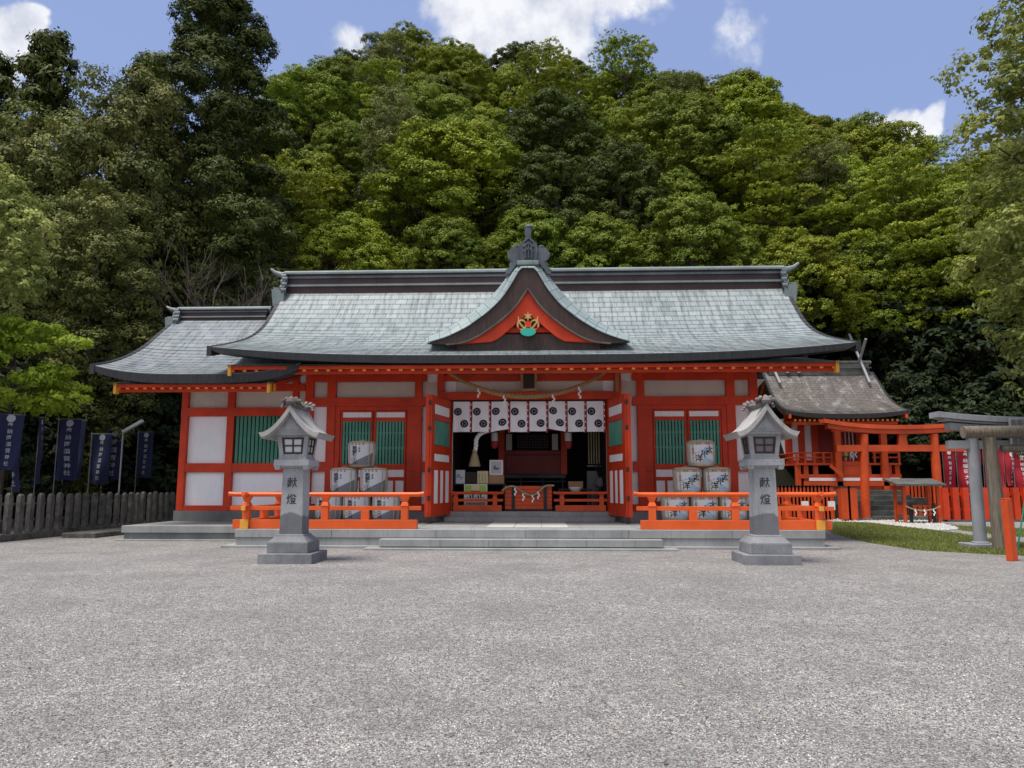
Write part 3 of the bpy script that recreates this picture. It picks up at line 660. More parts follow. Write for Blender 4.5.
RX0, RX1 = at(207, 347, 22)[0]+.05, at(860, 345, 22)[0]-.02
mroof, MV, _ = make_roof(hall, MPROF, RX0, RX1, .30, 'roof', .33, 0, 0, nx=56, fas=.22)
# ridge with stacked courses
def ridge(owner, x0, x1, yr, z0, z1, s=1.0, orn=True, left=True, right=True):
    m = MB(); h = z1-z0
    m.box(x0, x1, yr-.34*s, yr+.34*s, z0-.35, z0+.20*h, 0)
    m.box(x0, x1, yr-.42*s, yr+.42*s, z0+.20*h, z0+.29*h, 1)
    m.box(x0, x1, yr-.30*s, yr+.30*s, z0+.29*h, z0+.60*h, 0)
    m.box(x0-.04, x1+.04, yr-.36*s, yr+.36*s, z0+.60*h, z0+.70*h, 2)
    m.box(x0, x1, yr-.31*s, yr+.31*s, z0+.70*h, z0+.80*h, 0)
    m.tube([(x0-.1, yr, z0+.88*h), (x1+.1, yr, z0+.88*h)], .17*s, 12, 1)
    m.box(x0-.05, x1+.05, yr-.40*s, yr+.40*s, z0+.80*h, z0+.87*h, 1)
    r = m.build('ridge', ['ridge', 'verdigris', 'tilegrey'], owner)
    for on, x, o in ((left, x0, -1), (right, x1, 1)):
        if not on: continue
        e = MB()
        e.tube([(x, yr, z0+.88*h), (x+o*.25*s, yr, z0+.90*h), (x+o*.5*s, yr, z0+1.02*h), (x+o*.68*s, yr, z0+1.2*h)], [.15*s, .12*s, .08*s, .05*s], 10, 1)
        e.build('ridge_horn', ['tilegrey', 'verdigris'], owner)
        e = MB()
        for k, (dy, dz, r_) in enumerate(((-.42, .62, .16), (-.46, .34, .17), (-.52, .04, .18))):
            e.tube([(x-o*.12, yr+dy*s, z0+dz*h), (x+o*.06, yr+dy*s, z0+dz*h)], r_*s, 10, 0)
            e.tube([(x-o*.16, yr+dy*s-.05, z0+dz*h-.1*s), (x+o*.02, yr+dy*s-.1, z0+dz*h-.12*s)], r_*.8*s, 10, 0)
        e.box(x-.1, x+.1, yr-.3*s, yr+.3*s, z0-.2, z0+.78*h, 0)
        for a_, b_, c_, d_ in ((-.45, -.12, .0, .32), (-.72, -.50, -.18, .28)):
            e.add([(x-o*.12, yr+a_*s, z0+b_*h-.25), (x+o*d_*s, yr+a_*s, z0+b_*h-.25), (x+o*d_*s, yr+a_*s+.3, z0+b_*h-.05), (x-o*.12, yr+a_*s+.3, z0+b_*h-.05),
                   (x-o*.12, yr+a_*s, z0+c_*h+.08), (x+o*(d_+.08)*s, yr+a_*s, z0+c_*h+.14), (x+o*(d_+.08)*s, yr+a_*s+.3, z0+c_*h+.2), (x-o*.12, yr+a_*s+.3, z0+c_*h+.14)],
                  [(3, 2, 1, 0), (4, 5, 6, 7), (0, 1, 5, 4), (1, 2, 6, 5), (2, 3, 7, 6), (3, 0, 4, 7)], 1)
        e.build('ridge_end_tile', ['tilegrey', 'verdigris'], owner, smooth=True)
    return r
ridge(hall, RX0+.12, RX1-.12, 28.3, 9.02, 9.84)

# soffit, eave beam, rafters
def soffit(owner, x0, x1, n, y0=22.1, z0=5.13, y1=None, z1=None, capl=True, capr=True, lift=.0):
    y1 = y1 or YW; z1 = z1 or ZT+.12
    m = MB()
    for a, b, c, d in ((x0, x1, y0+.02, 1),): a += .32; b -= .32; m.add([(a, c, z0+.05), (b, c, z0+.05), (b, y1, z1+.05), (a, y1, z1+.05)], [(0, 1, 2, 3)]).add([(a, c, z0+.08), (b, c, z0+.08), (b, y1, z1+.08), (a, y1, z1+.08)], [(3, 2, 1, 0)])
    m.build('soffit', 'shadewhite', owner)
    m = MB(); m.box(x0+.4, x1-.4, y0+.42, y0+.60, z0-.13, z0+.10)
    m.box(x0+.50, x1-.50, y0+.16, y0+.22, z0-.03, z0+.07)
    if capl: m.box(x0+.385, x0+.40, y0+.415, y0+.605, z0-.135, z0+.105, 1); m.box(x0+.40, x0+.49, y0+.12, y0+.30, z0-.22, z0+.12, 1)
    if capr: m.box(x1-.40, x1-.385, y0+.415, y0+.605, z0-.135, z0+.105, 1); m.box(x1-.49, x1-.40, y0+.12, y0+.30, z0-.22, z0+.12, 1)
    m.build('eave_beam', ['red', 'yellow'], owner)
    sl2 = (z1-z0)/(y1-y0)
    for k in range(n):
        x = x0+.5+(x1-x0-1.0)*k/(n-1); r = MB()
        a = Vector((x, y0+.25, z0-.07+.25*sl2)); b = Vector((x, y1-.02, z1-.03))
        r.beam(a, b, .10, .12)
        d = (b-a).normalized(); r.beam(a-d*.012, a-d*.001, .104, .124, 1)
        r.build('rafter', ['red', 'yellow'], owner)
soffit(hall, RX0+.12, RX1-.12, 50)
# back soffit, plain
MB().add([(RX0+.1, 34.5, 5.3), (RX1-.1, 34.5, 5.3), (RX1-.1, 31, 5.95), (RX0+.1, 31, 5.95)], [(0, 1, 2, 3)]).build('rear_soffit', 'shadewhite', hall)

# ------------------------------------------------------------------ front gable
YG = 22.75
z2 = lambda u, v: (380+u/3.4133, 210+v/3.4133)
def half(pts, n=24):
    p = [at(*z2(u, v), YG) for u, v in pts]; xs, zs, _ = spline(p, n); xa = at(*z2(505, 300), YG)[0]
    lh = [(xa+(x-xa), z) for x, z in zip(xs, zs)]
    rh = [(2*xa-x, z) for x, z in lh]
    return lh[::-1]+rh[1:] if abs(lh[0][0]-xa) < .02 else lh[::-1]+rh, xa
outer, XA = half([(480, 200), (462, 232), (436, 275), (400, 320), (345, 367), (285, 407), (220, 437), (160, 455)])
inner, _ = half([(504.5, 268), (488, 292), (465, 325), (425, 365), (380, 400), (330, 432), (285, 451), (225, 459)])
inner2, _ = half([(504.5, 352), (492, 362), (476, 374), (450, 397), (425, 418), (408, 432), (395, 440), (380, 447)])
def samelen(a, n=47):
    p = np.array(a); s = np.r_[0, np.cumsum(np.hypot(*np.diff(p, axis=0).T))]; q = np.linspace(0, s[-1], n); return list(zip(np.interp(q, s, p[:, 0]), np.interp(q, s, p[:, 1])))
def offs(c, d):
    p = np.array(c); g = np.gradient(p, axis=0); g /= np.linalg.norm(g, axis=1)[:, None]; return [tuple(v) for v in p+np.c_[-g[:, 1], g[:, 0]]*d]
outer, inner, inner2 = samelen(outer), samelen(inner), samelen(inner2)
MB().band_y(outer, inner, YG, YG+.18).build('gable_board', 'brownboard', mroof)
MB().band_y([(x, z) for x, z in offs(inner, .02)], offs(inner, -.03), YG-.03, YG+.02).build('gable_moulding', 'oldstone', mroof)
MB().band_y(inner, inner2, YG+.10, YG+.22).build('gable_panel', 'red', mroof)
bk = MB(); zlow = at(*z2(500, 452), YG)[1]
MB().prism_y([(x, z) for x, z in inner]+[], YG+.5, YG+.55).build('gable_back', 'red', mroof)
m = MB(); zz = at(*z2(500, 418), YG)[1]; m.box(XA-2.2, XA+2.2, YG+.20, YG+.6, zlow-.2, zz-.02, 1); m.box(XA-.95, XA+.95, YG+.3, YG+.38, zz+.06, zz+.22, 0)
m.build('gable_tie_beam', ['red', 'brownboard'], mroof)
# gable roof surface: rolls out from the board top, then runs back into the main slope
o0 = offs(outer, .03); o1 = offs(outer, .10)
dmax = np.array([.24+.14*math.sin(math.pi*min(1, abs(i-23)/23)) for i in range(47)])
p = np.array(outer); g = np.gradient(p, axis=0); g /= np.linalg.norm(g, axis=1)[:, None]; o2 = [tuple(v) for v in p+np.c_[-g[:, 1], g[:, 0]]*dmax[:, None]]
s_ = np.r_[0, np.cumsum(np.hypot(*np.diff(p, axis=0).T))]; s_ -= s_[-1]/2
rows = [(YG-.05, outer, 0), (YG-.05, o0, .05), (YG+.05, o1, .15), (YG+.30, o2, .50)]+[(YG+.30+.36*k, o2, .5+.36*k) for k in range(1, 17)]
V = []; UV = []
for y, c, v in rows:
    for i, (x, z) in enumerate(c):
        V.append((x, y, z)); UV.append((v*1.4, s_[i]))
fs = [(j*47+i, (j+1)*47+i, (j+1)*47+i+1, j*47+i+1) for j in range(len(rows)-1) for i in range(46)]
MB().add(V, [f[::-1] for f in fs], 0, UV).build('gable_roof', 'rooflight', mroof)
zap = max(z for x, z in o2)
MB().box(XA-.34, XA+.34, YG+.02, YG+5, zap-.12, zap+.03).build('gable_ridge', 'verdigris', mroof, .03)
# crest in the gable: golden star flower, scrolls and teal fan
cx, cz = XA, at(*z2(505, 395), YG)[1]; m = MB()
star = []; 
for k in range(12): a = math.pi/2+k*math.pi/6; r_ = .15 if k % 2 == 0 else .06; star.append((cx+r_*math.cos(a), cz+.29+r_*math.sin(a)))
m.prism_y(star[::-1], YG-.02, YG+.09, 0)
fan = [(cx+.24*math.cos(a)*1.0, cz-.17-.15*abs(math.sin(a))*1.0) for a in np.linspace(0, math.pi, 13)]+[(cx-.12, cz-.08), (cx+.12, cz-.08)]
m.prism_y(fan, YG-.01, YG+.09, 1)
for s in (-1, 1):
    m.tube([(cx+s*(.19+.13*math.cos(a)), YG+.05, cz+.03+.15*math.sin(a)) for a in np.linspace(-.5, 5.0, 12)], .035, 6, 0)
    m.tube([(cx+s*(.19+.13*math.cos(a)), YG+.06, cz+.03+.15*math.sin(a)) for a in np.linspace(0, 2*math.pi, 12)], .022, 6, 3)
    m.tube([(cx+s*.1, YG+.05, cz-.1), (cx+s*.28, YG+.05, cz+.12), (cx+s*.30, YG+.05, cz+.3)], [.03, .04, .015], 6, 0)
m.prism_y([(cx-.05, cz-.05), (cx+.05, cz-.05), (cx+.09, cz+.1), (cx, cz+.18), (cx-.09, cz+.1)], YG+.0, YG+.07, 2)
m.build('gable_crest', ['gold', 'teal', 'red', 'torii'], mroof)
# demon tile on the gable ridge
z3 = lambda u, v: at(490+u/6.4, 225+v/6.4, YG+.25)
ot = MB(); q = [(200, 245), (185, 160), (190, 130), (215, 108), (228, 95), (224, 60), (228, 35), (245, 25), (262, 38), (264, 62), (262, 95), (280, 108), (300, 130), (306, 165), (296, 245)]
ot.prism_y([z3(*k) for k in q], YG+.1, YG+.42)
xc2 = z3(247, 150)[0]
for s in (-1, 1):
    for (du, v, r_, tr) in ((82, 178, 26, 9), (108, 205, 22, 8), (70, 215, 20, 9), (98, 262, 20, 8), (124, 300, 17, 7), (80, 150, 14, 7)):
        X, Z = z3(247+s*du, v); k = YG/760/6.4
        pts = [(X+math.cos(a)*r_*k*(1-.06*a), YG+.22, Z+math.sin(a)*r_*k*(1-.06*a)) for a in np.linspace(0, 7.5, 16)]
        ot.tube(pts, tr*k*1.5, 6)
    ot.prism_y([z3(247+s*a, b) for a, b in ((45, 235), (50, 160), (110, 150), (138, 185), (130, 215), (100, 240), (150, 320), (120, 318), (85, 265))], YG+.16, YG+.30)
for v, w_ in ((150, 34), (120, 24), (185, 30)):
    a = z3(247-w_, v); b = z3(247+w_, v)
    ot.tube([(a[0], YG+.08, a[1]), ((a[0]+b[0])/2, YG+.06, a[1]+.12), (b[0], YG+.08, b[1])], .04, 6)
for dx in (-.1, 0, .1): ot.tube([(xc2+dx, YG+.08, z3(0, 225)[1]), (xc2+dx*.8, YG+.07, z3(0, 140)[1])], .035, 6)
c_ = z3(247, 100); ot.lathe((c_[0], YG+.26, z3(0, 100)[1]), [(.06, 0), (.13, .04), (.08, .10), (.07, .24), (.13, .33), (.15, .42), (.08, .5)], 10)
ot.build('demon_tile', 'tilegrey', mroof, .008)

# ------------------------------------------------------------------ side hall (annex)
ann = thing('side_hall', (-10, 28.3, 0), 'lower vermilion side hall adjoining the left end of the main hall', 'side hall')
AX0, AX1 = wx(180), XL-.02
ATOP = wz(388)
w_ = MB(); w_.box(AX0+.05, AX1, YW+.1, YW+.2, SILL, ATOP+.5); w_.box(AX0, AX0+.15, YW+.2, 31, SILL, ATOP+.4); w_.box(AX0, AX1, 31, 31.1, SILL, ATOP+.4); w_.build('wall', 'white', ann)
MB().add([(AX0, 23.5, 4.9), (AX0, 33, 4.9), (AX0, 28.3, 7.5), (AX0+.1, 23.5, 4.9), (AX0+.1, 33, 4.9), (AX0+.1, 28.3, 7.5)], [(0, 1, 2), (5, 4, 3), (0, 3, 4, 1), (1, 4, 5, 2), (2, 5, 3, 0)]).build('gable_wall', 'white', ann)
for a, b in ((180, 186.5), (226, 233.3), (291, 297)):
    MB().box(wx(a), wx(b), YW-.07, YW+.1, SILL, ATOP+.4).build('post', 'red', ann, .01)
for (p0, p1, pr) in ((415.8, 407.3, .08), (472.2, 463, .05), (512, 505.6, .05), (390.5, 384, .05)):
    MB().box(AX0, AX1, YW-pr-.004, YW+.099, wz(p0), wz(p1)).build('beam', 'red', ann, .008)
MB().box(AX0+.02, AX1, YW+.06, YW+.098, wz(407), wz(390.6)).build('plaster_panel', 'shadewhite', ann)
wn = MB(); wn.box(wx(233.3), wx(291), YW+.02, YW+.09, wz(463), wz(416)); wo = wn.build('window', 'dark', ann)
lt = MB(); n = 14; a0, a1 = wx(234.5), wx(290)
for k in range(n):
    x = a0+(a1-a0)*(k+.5)/n; lt.add([(x-.05, YW-.01, wz(463)+.003), (x, YW-.055, wz(463)+.003), (x+.05, YW-.01, wz(463)+.003), (x-.05, YW-.01, wz(416)-.003), (x, YW-.055, wz(416)-.003), (x+.05, YW-.01, wz(416)-.003)],
                                    [(0, 1, 4, 3), (1, 2, 5, 4), (2, 0, 3, 5), (0, 2, 1), (3, 4, 5)])
lt.build('lattice', 'green', wo)
MB().box(AX0-.05, AX1, YW-.12, YW+.3, PLAT-.06, SILL-.002).build('sill_stone', 'stonedark', ann, .01)
apf = thing('stone_platform', (-10, 22.6, 0), 'lower grey granite platform in front of the left side hall', 'platform')
ax = gd(119.5, 541)[0]
MB().box(ax, px0-.02, 22.72, 31, .24, .45).build('slab', 'stone', apf, .012)
MB().box(ax+.06, px0-.02, 22.78, 31, -.02, .238).build('plinth', 'stonedark', apf)
MB().box(ax-.1, px0-.02, 22.6, 30.9, -.02, .05).build('footing', 'stone', apf, .01)
APROF = [(22.3, 4.97), (23.2, 5.27), (24.05, 5.64), (25.25, 6.33), (25.88, 6.80), (26.67, 7.38), (27.4, 7.93)]
RA0 = at(94, 367, 22.4)[0]
aroof, AV, _ = make_roof(ann, [(y, z-.30) for y, z in APROF[:0]] or APROF, RA0, XL+.9, .30, 'roofside', .30, 0, 0, edge_r=False, nx=30, fas=.26, yr=27.4)
ridge(ann, RA0+.15, XL-2.05, 27.4, 7.72, 8.22, .85, right=False)
soffit(ann, RA0+.12, XL+.25, 18, 22.5, 4.66, z1=ATOP+.42, capr=True)

# ------------------------------------------------------------------ rope, plaque, curtain
def twist_rope(pts, rad, n=3, turns=14):
    P_ = [Vector(p) for p in pts]; m = MB()
    for s in range(n):
        q = []
        for i, p in enumerate(P_):
            t = (P_[min(i+1, len(P_)-1)]-P_[max(i-1, 0)]).normalized(); a = t.cross(Vector((0, 1, 0))); a = a.normalized() if a.length > .01 else Vector((1, 0, 0)); b = t.cross(a)
            an = 2*math.pi*(s/n+turns*i/len(P_)); r_ = rad(i/len(P_)) if callable(rad) else rad
            q.append(p+(a*math.cos(an)+b*math.sin(an))*r_*.5)
        m.tube(q, [((rad(i/len(P_)) if callable(rad) else rad))*.62 for i in range(len(P_))], 6)
    return m
def shide(x, y, z, s=1.0, n=4):
    m = MB(); cx = x
    for k in range(n):
        o = .026*s*(1 if k % 2 else -1)
        m.add([(cx-.033*s+o, y-.004*k, z-.105*s*k), (cx+.033*s+o, y-.004*k, z-.105*s*k), (cx+.033*s+o, y-.02-.004*k, z-.105*s*(k+1.15)), (cx-.033*s+o, y-.02-.004*k, z-.105*s*(k+1.15)),
               (cx-.033*s+o, y+.004-.004*k, z-.105*s*k), (cx+.033*s+o, y+.004-.004*k, z-.105*s*k), (cx+.033*s+o, y-.016-.004*k, z-.105*s*(k+1.15)), (cx-.033*s+o, y-.016-.004*k, z-.105*s*(k+1.15))],
              [(0, 1, 2, 3), (7, 6, 5, 4), (0, 4, 5, 1), (2, 6, 7, 3), (0, 3, 7, 4), (1, 5, 6, 2)])
    return m
YR = YW-1.0
rp = []
A_ = at(444, 369.5, YR); B_ = at(527, 396.5, YR); C_ = at(611, 368.5, YR)
for i in range(121):
    t = i/120*2-1; x = A_[0]+(C_[0]-A_[0])*(t+1)/2; z = B_[1]+(A_[1]-B_[1])*abs(t)**2.1; rp.append((x, YR, z))
rope = thing('shrine_rope', (B_[0], YR, B_[1]), 'long twisted straw rope sagging across the main entrance with paper streamers', 'rope')
twist_rope(rp, lambda t: .05+.04*math.sin(math.pi*t), 3, 26).build('rope', 'rope_straw', rope, smooth=True)
e = at(617, 369, YR); twist_rope([(C_[0]+(e[0]-C_[0])*min(1, k/6), YR, C_[1]-.0-(max(0, k-4)*.062)) for k in range(17)], .055, 3, 4).build('rope_end', 'rope_straw', rope, smooth=True)
for px in (479, 504.5, 553.5, 579.5):
    x = at(px, 400, YR)[0]; z = float(np.interp(x, [p[0] for p in rp], [p[2] for p in rp])); shide(x, YR-.07, z-.03, .9, 4 if px in (504.5, 579.5) else 3).build('paper_streamer', 'paper', rope)
a = at(520.8, 369, YW-.35); b = at(537, 391, YW-.35)
pq = thing('name_plaque', ((a[0]+b[0])/2, YW-.35, b[1]), 'dark brown framed plaque hanging over the entrance behind the rope', 'plaque')
m = MB(); X0, X1, Z1, Z0 = a[0], b[0], a[1], b[1]
m.box(X0, X0+.07, YW-.42, YW-.3, Z0, Z1); m.box(X1-.07, X1, YW-.42, YW-.3, Z0, Z1); m.box(X0+.07, X1-.07, YW-.42, YW-.3, Z0, Z0+.08); m.box(X0+.07, X1-.07, YW-.42, YW-.3, Z1-.08, Z1)
m.box(X0-.05, X1+.05, YW-.38, YW-.18, Z1, Z1+.05); m.build('frame', 'cardboard', pq)
MB().box(X0+.07, X1-.07, YW-.36, YW-.3, Z0+.08, Z1-.08).build('board', 'brownboard', pq)
m = MB(); m.box(X0+.075, X0+.085, YW-.37, YW-.362, Z0+.09, Z1-.09); m.box(X1-.085, X1-.075, YW-.37, YW-.362, Z0+.09, Z1-.09); m.build('gilt_line', 'gold', pq)

cur = thing('entrance_curtain', (XC, YW-.1, 3), 'white entrance curtain of eight cloth panels with dark comma crests', 'curtain')
YCu = YW-.2; c0 = at(452, 415, YCu)[0]; c1 = at(604.5, 415, YCu)[0]; zt, zbm = at(528, 401.5, YCu)[1], at(528, 432, YCu)[1]
pw = (c1-c0)/8
def crest(m, fn, x, z, r_):
    n = 20; vs = [fn(x+r_*math.cos(2*math.pi*k/n), z+r_*math.sin(2*math.pi*k/n), -.016) for k in range(n)]+[fn(x, z, -.016)]; m.add(vs, [(k, (k+1) % n, n) for k in range(n)], 1)
    for k in range(3):
        a0_ = 2*math.pi*k/3+.4; pts = []
        for s in np.linspace(0, 1, 9):
            a_ = a0_+s*2.3; rr = r_*(.34+.36*s); ww = r_*(.036*(1-s)**.8+.008); pts.append((rr, a_, ww))
        vs = []; 
        for rr, a_, ww in pts: vs += [fn(x+(rr-ww)*math.cos(a_), z+(rr-ww)*math.sin(a_), -.026), fn(x+(rr+ww)*math.cos(a_), z+(rr+ww)*math.sin(a_), -.026)]
        m.add(vs, [(2*i, 2*i+1, 2*i+3, 2*i+2) for i in range(8)], 0)
for k in range(8):
    x0 = c0+k*pw+.05; x1 = c0+(k+1)*pw-.03; lift = .10 if k in (2, 5) else (.03 if k == 4 else 0)
    def fn(x, z, off=0, x0=x0, x1=x1, lift=lift, k=k):
        t = (x-x0)/(x1-x0); v = (zt-z)/(zt-zbm)
        zz = z+lift*v*(t if k == 2 else 1-t if k == 5 else .5)
        return (x, YCu-.10*v*v*(1+.6*math.sin(k*1.7))+.035*math.sin(t*7+k)*v+off, zz)
    m = MB(); nu, nv = 10, 10; vs = [fn(x0+(x1-x0)*i/nu, zt+(zbm-zt)*j/nv) for j in range(nv+1) for i in range(nu+1)]
    m.add(vs, [(j*(nu+1)+i, (j+1)*(nu+1)+i, (j+1)*(nu+1)+i+1, j*(nu+1)+i+1) for j in range(nv) for i in range(nu)])
    w__ = x1-x0; hh = zt-zbm
    crest(m, fn, x0+w__*.27, zt-hh*.33, .135); crest(m, fn, x0+w__*.67, zt-hh*.73, .135)
    m.build('curtain_panel', ['cloth', 'navy'], cur)
    m = MB(); m.box(x1-.005, x1+.055, YCu-.03, YCu-.02, zbm-.03, zt)
    for q in range(5): m.box(x1+.01, x1+.04, YCu-.036, YCu-.031, zbm+.1+q*.2, zbm+.16+q*.2, 1)
    m.build('ribbon', ['redstrip', 'cloth'], cur)
MB().tube([(c0-.1, YCu+.02, zt+.02), (c1+.1, YCu+.02, zt+.02)], .025, 8).build('curtain_rod', 'brownboard', cur)

# ------------------------------------------------------------------ railings
def rail_run(m, a, b, zb_, hgt, posts, shorts, s=1.0, low=.17, ext=.25):
    """a,b = (x,y) ends of a straight run"""
    A = Vector((a[0], a[1], 0)); B = Vector((b[0], b[1], 0)); d = (B-A).normalized(); Ln = (B-A).length
    P_ = lambda u, z: tuple(A+d*u+Vector((0, 0, z)))
    m['base'].beam(P_(-ext*.6, zb_+.12*s), P_(Ln+ext*.6, zb_+.12*s), .20*s, .24*s)
    m['rail'].beam(P_(-ext, zb_+hgt*.60), P_(Ln+ext, zb_+hgt*.60), .11*s, .11*s)
    m['rail'].tube([P_(-ext*1.3, zb_+hgt+.02), P_(-ext*.5, zb_+hgt), P_(Ln+ext*.5, zb_+hgt), P_(Ln+ext*1.3, zb_+hgt+.02)], .062*s, 10)
    for u in posts:
        m['post'].append([(P_(u, 0), s, zb_, hgt)])
    for u in shorts:
        m['short'].append((P_(u, 0), s, zb_, hgt))
def build_rail(owner, m, mt='orange'):
    m['base'].build('base_rail', [mt, 'yellow'], owner, .008); m['rail'].build('handrail', [mt, 'yellow'], owner, .008)
    for (p_, s, z, h) in [q[0] for q in m['post']]:
        k = MB(); x, y = p_[0], p_[1]
        k.box(x-.095*s, x+.095*s, y-.095*s, y+.095*s, z+.24*s, z+h*.60+.055*s)
        k.frus(x, y, z+h*.60+.055*s, z+h*.60+.16*s, .11*s, .11*s, .075*s, .075*s); k.frus(x, y, z+h*.60+.16*s, z+h-.055*s, .06*s, .06*s, .12*s, .09*s)
        k.build('post', mt, owner, .008)
    for (p_, s, z, h) in m['short']:
        k = MB(); x, y = p_[0], p_[1]; k.box(x-.11*s, x+.11*s, y-.06*s, y+.06*s, z+.24*s, z+h*.60-.055*s); k.build('short_post', mt, owner, .008)
YF = 20.5
zr0 = PLAT+.003; hr = at(370, 494.5, YF)[1]-zr0
def front_rail(side):
    f = (lambda x: x) if side > 0 else (lambda x: 2*XC-x)
    if side > 0: X0, X1 = at(240, 510, YF)[0], at(412, 510, YF)[0]; ps = (247, 325.5, 405)
    else: X0, X1 = at(646, 510, YF)[0], at(824, 510, YF)[0]; ps = (818, 735, 652)
    lab = 'orange wooden railing in front of the left stack of barrels' if side > 0 else 'orange wooden railing in front of the right stack of barrels'
    o = thing('railing', ((X0+X1)/2, YF, PLAT), lab, 'railing', 'front railings')
    m = dict(base=MB(), rail=MB(), post=[], short=[])
    cn = [at(p_, 510, YF)[0]-X0 for p_ in ps]; cs = [at(p_, 510, YF)[0]-X0 for p_ in ((286, 365.5) if side > 0 else (776, 693))]
    rail_run(m, (X0, YF), (X1, YF), zr0, hr, cn, cs)
    xo = at(ps[0], 510, YF)[0]
    rail_run(m, (xo, YF), (xo, YW-.4), zr0+.0015, hr-.0015, [2.5, 4.6], [1.3, 3.6])
    xe = at(242.5 if side > 0 else 823.5, 510, YF)[0]
    m['base'].box(xo-.115, xo+.115, YF-.17, YF-.155, zr0, zr0+.245, 1)
    m['rail'].box(xo-.06, xo+.06, YF-.27, YF-.255, zr0+hr*.6-.06, zr0+hr*.6+.06, 1)
    build_rail(o, m)
front_rail(1); front_rail(-1)
for (p0, p1, ps, lab) in ((452, 503, (455.8, 495), 'small orange railing in the doorway left of the offering box'), (554, 607, (562, 601.5), 'small orange railing in the doorway right of the offering box')):
    yy = YW-.12; X0, X1 = at(p0, 500, yy)[0], at(p1, 500, yy)[0]; z0 = SILL+.01; h = at(p0, 493, yy)[1]-z0
    o = thing('railing', ((X0+X1)/2, yy, z0), lab, 'railing', 'doorway railings')
    m = dict(base=MB(), rail=MB(), post=[], short=[]); rail_run(m, (X0+.1, yy), (X1-.1, yy), z0, h, [at(q, 500, yy)[0]-X0-.1 for q in ps], [], .8, ext=.1); build_rail(o, m, 'torii')

# ------------------------------------------------------------------ offering box
yb = YW+.1; X0, X1 = at(505, 500, yb)[0], at(552, 500, yb)[0]; Zt = at(528, 485.5, yb)[1]; z0 = SILL+.01
ob = thing('offering_box', ((X0+X1)/2, yb, z0), 'red slatted offering box with iron straps in the middle of the entrance', 'offering box')
m = MB(); nb = 6
for k in range(nb):
    a = z0+.06+(Zt-z0-.06)*k/nb; b = z0+.06+(Zt-z0-.06)*(k+1)/nb-.015; m.box(X0, X1, yb-.03*(k % 2)*.4, yb+.8, a, b)
m.box(X0+.02, X1-.02, yb+.03, yb+.78, z0+.05, Zt-.02); m.build('box_body', 'torii', ob, .005)
m = MB()
for p_ in (513.3, 545.3): x = at(p_, 500, yb)[0]; m.box(x-.055, x+.055, yb-.04, yb-.014, z0, Zt+.01)
m.box(X0-.02, X1+.02, yb+.0, yb+.7, z0, z0+.05); m.build('strap', 'black', ob)
rp2 = [at(p_, q, yb-.12) for p_, q in ((502, 491), (507, 487), (513, 486.3), (519, 489.5), (526, 494), (533, 495), (540, 490.5), (545.5, 486), (554, 485.5))]
xs_, zs_, _ = spline(rp2, 40)
orp = thing('shrine_rope', (xs_[20], yb-.12, min(zs_)), 'short straw rope with paper streamers draped over the offering box', 'rope')
twist_rope([(x, yb-.12, z) for x, z in zip(xs_, zs_)], .035, 3, 12).build('rope', 'straw', orp, smooth=True)
for p_, q in ((515.5, 488), (523.5, 493.5), (533, 495), (538.5, 491.5)):
    x, z = at(p_, q, yb-.15); shide(x, yb-.16, z, .75, 3).build('paper_streamer', 'paper', orp)

# ------------------------------------------------------------------ things inside the entrance
def boxat(name, p0, p1, q0, q1, y, dep, mt, label, cat, extra=None, front='paper'):
    a = at(p0, (q0+q1)/2, y)[0]; b = at(p1, (q0+q1)/2, y)[0]; zt_ = at((p0+p1)/2, q0, y)[1]; zb_ = at((p0+p1)/2, q1, y)[1]
    m = MB(); m.box(a, b, y, y+dep, zb_, zt_)
    if extra: extra(m, a, b, y, zb_, zt_)
    o = m.build(name, mt if isinstance(mt, list) else [mt], None, .006); rebase(o, ((a+b)/2, y+dep/2, zb_)); return tag(o, label, cat)
yt = YW+.9
# tables
def table(p0, p1, q, y, dep, label):
    a = at(p0, q, y)[0]; b = at(p1, q, y)[0]; z = at(p0, q, y)[1]; o = thing('table', ((a+b)/2, y+dep/2, SILL-.02), label, 'table')
    MB().box(a, b, y, y+dep, z-.05, z).build('table_top', 'black', o, .005)
    for x in (a+.05, b-.05):
        for yy_ in (y+.06, y+dep-.06): MB().box(x-.03, x+.03, yy_-.03, yy_+.03, SILL-.02, z-.05).build('leg', 'black', o)
    return z
zt1 = table(452.5, 506, 483.6, yt, .7, 'black table carrying the small boxes left of the offering box')
zt2 = table(558, 592, 488.8, yt, .7, 'black table right of the offering box with a brown tray')
def ex_sign(m, a, b, y, z0_, z1_):
    w__ = b-a; h__ = z1_-z0_; m.box(a+.15*w__, b-.15*w__, y-.004, y-.002, z0_+.42*h__, z0_+.52*h__, 1); m.box(a+.2*w__, a+.55*w__, y-.004, y-.002, z0_+.52*h__, z0_+.7*h__, 1); m.box(a+.5*w__, b-.2*w__, y-.004, y-.002, z0_+.3*h__, z0_+.38*h__, 1)
boxat('small_box', 454.6, 464.8, 470, 483.6, yt+.05, .25, ['paper', 'blueink'], 'small white box with blue print at the left end of the table', 'box', ex_sign)
boxat('small_box', 465.2, 476.8, 472, 483.6, yt+.08, .3, 'brownboard', 'dark brown box on the table beside the cream box', 'box')
def ex_cream(m, a, b, y, z0_, z1_):
    for k in range(3): m.box(a+.07+k*.1, a+.09+k*.1, y-.004, y-.002, z0_+.08, z1_-.1, 1)
boxat('small_box', 477.2, 488, 471, 483.6, yt+.02, .28, ['cream', 'straw'], 'cream coloured box with faint writing on the table', 'box', ex_cream)
boxat('small_box', 488.6, 504, 475.2, 483.6, yt+.05, .35, 'cardboard', 'low brown wooden box holding up the framed picture', 'box')
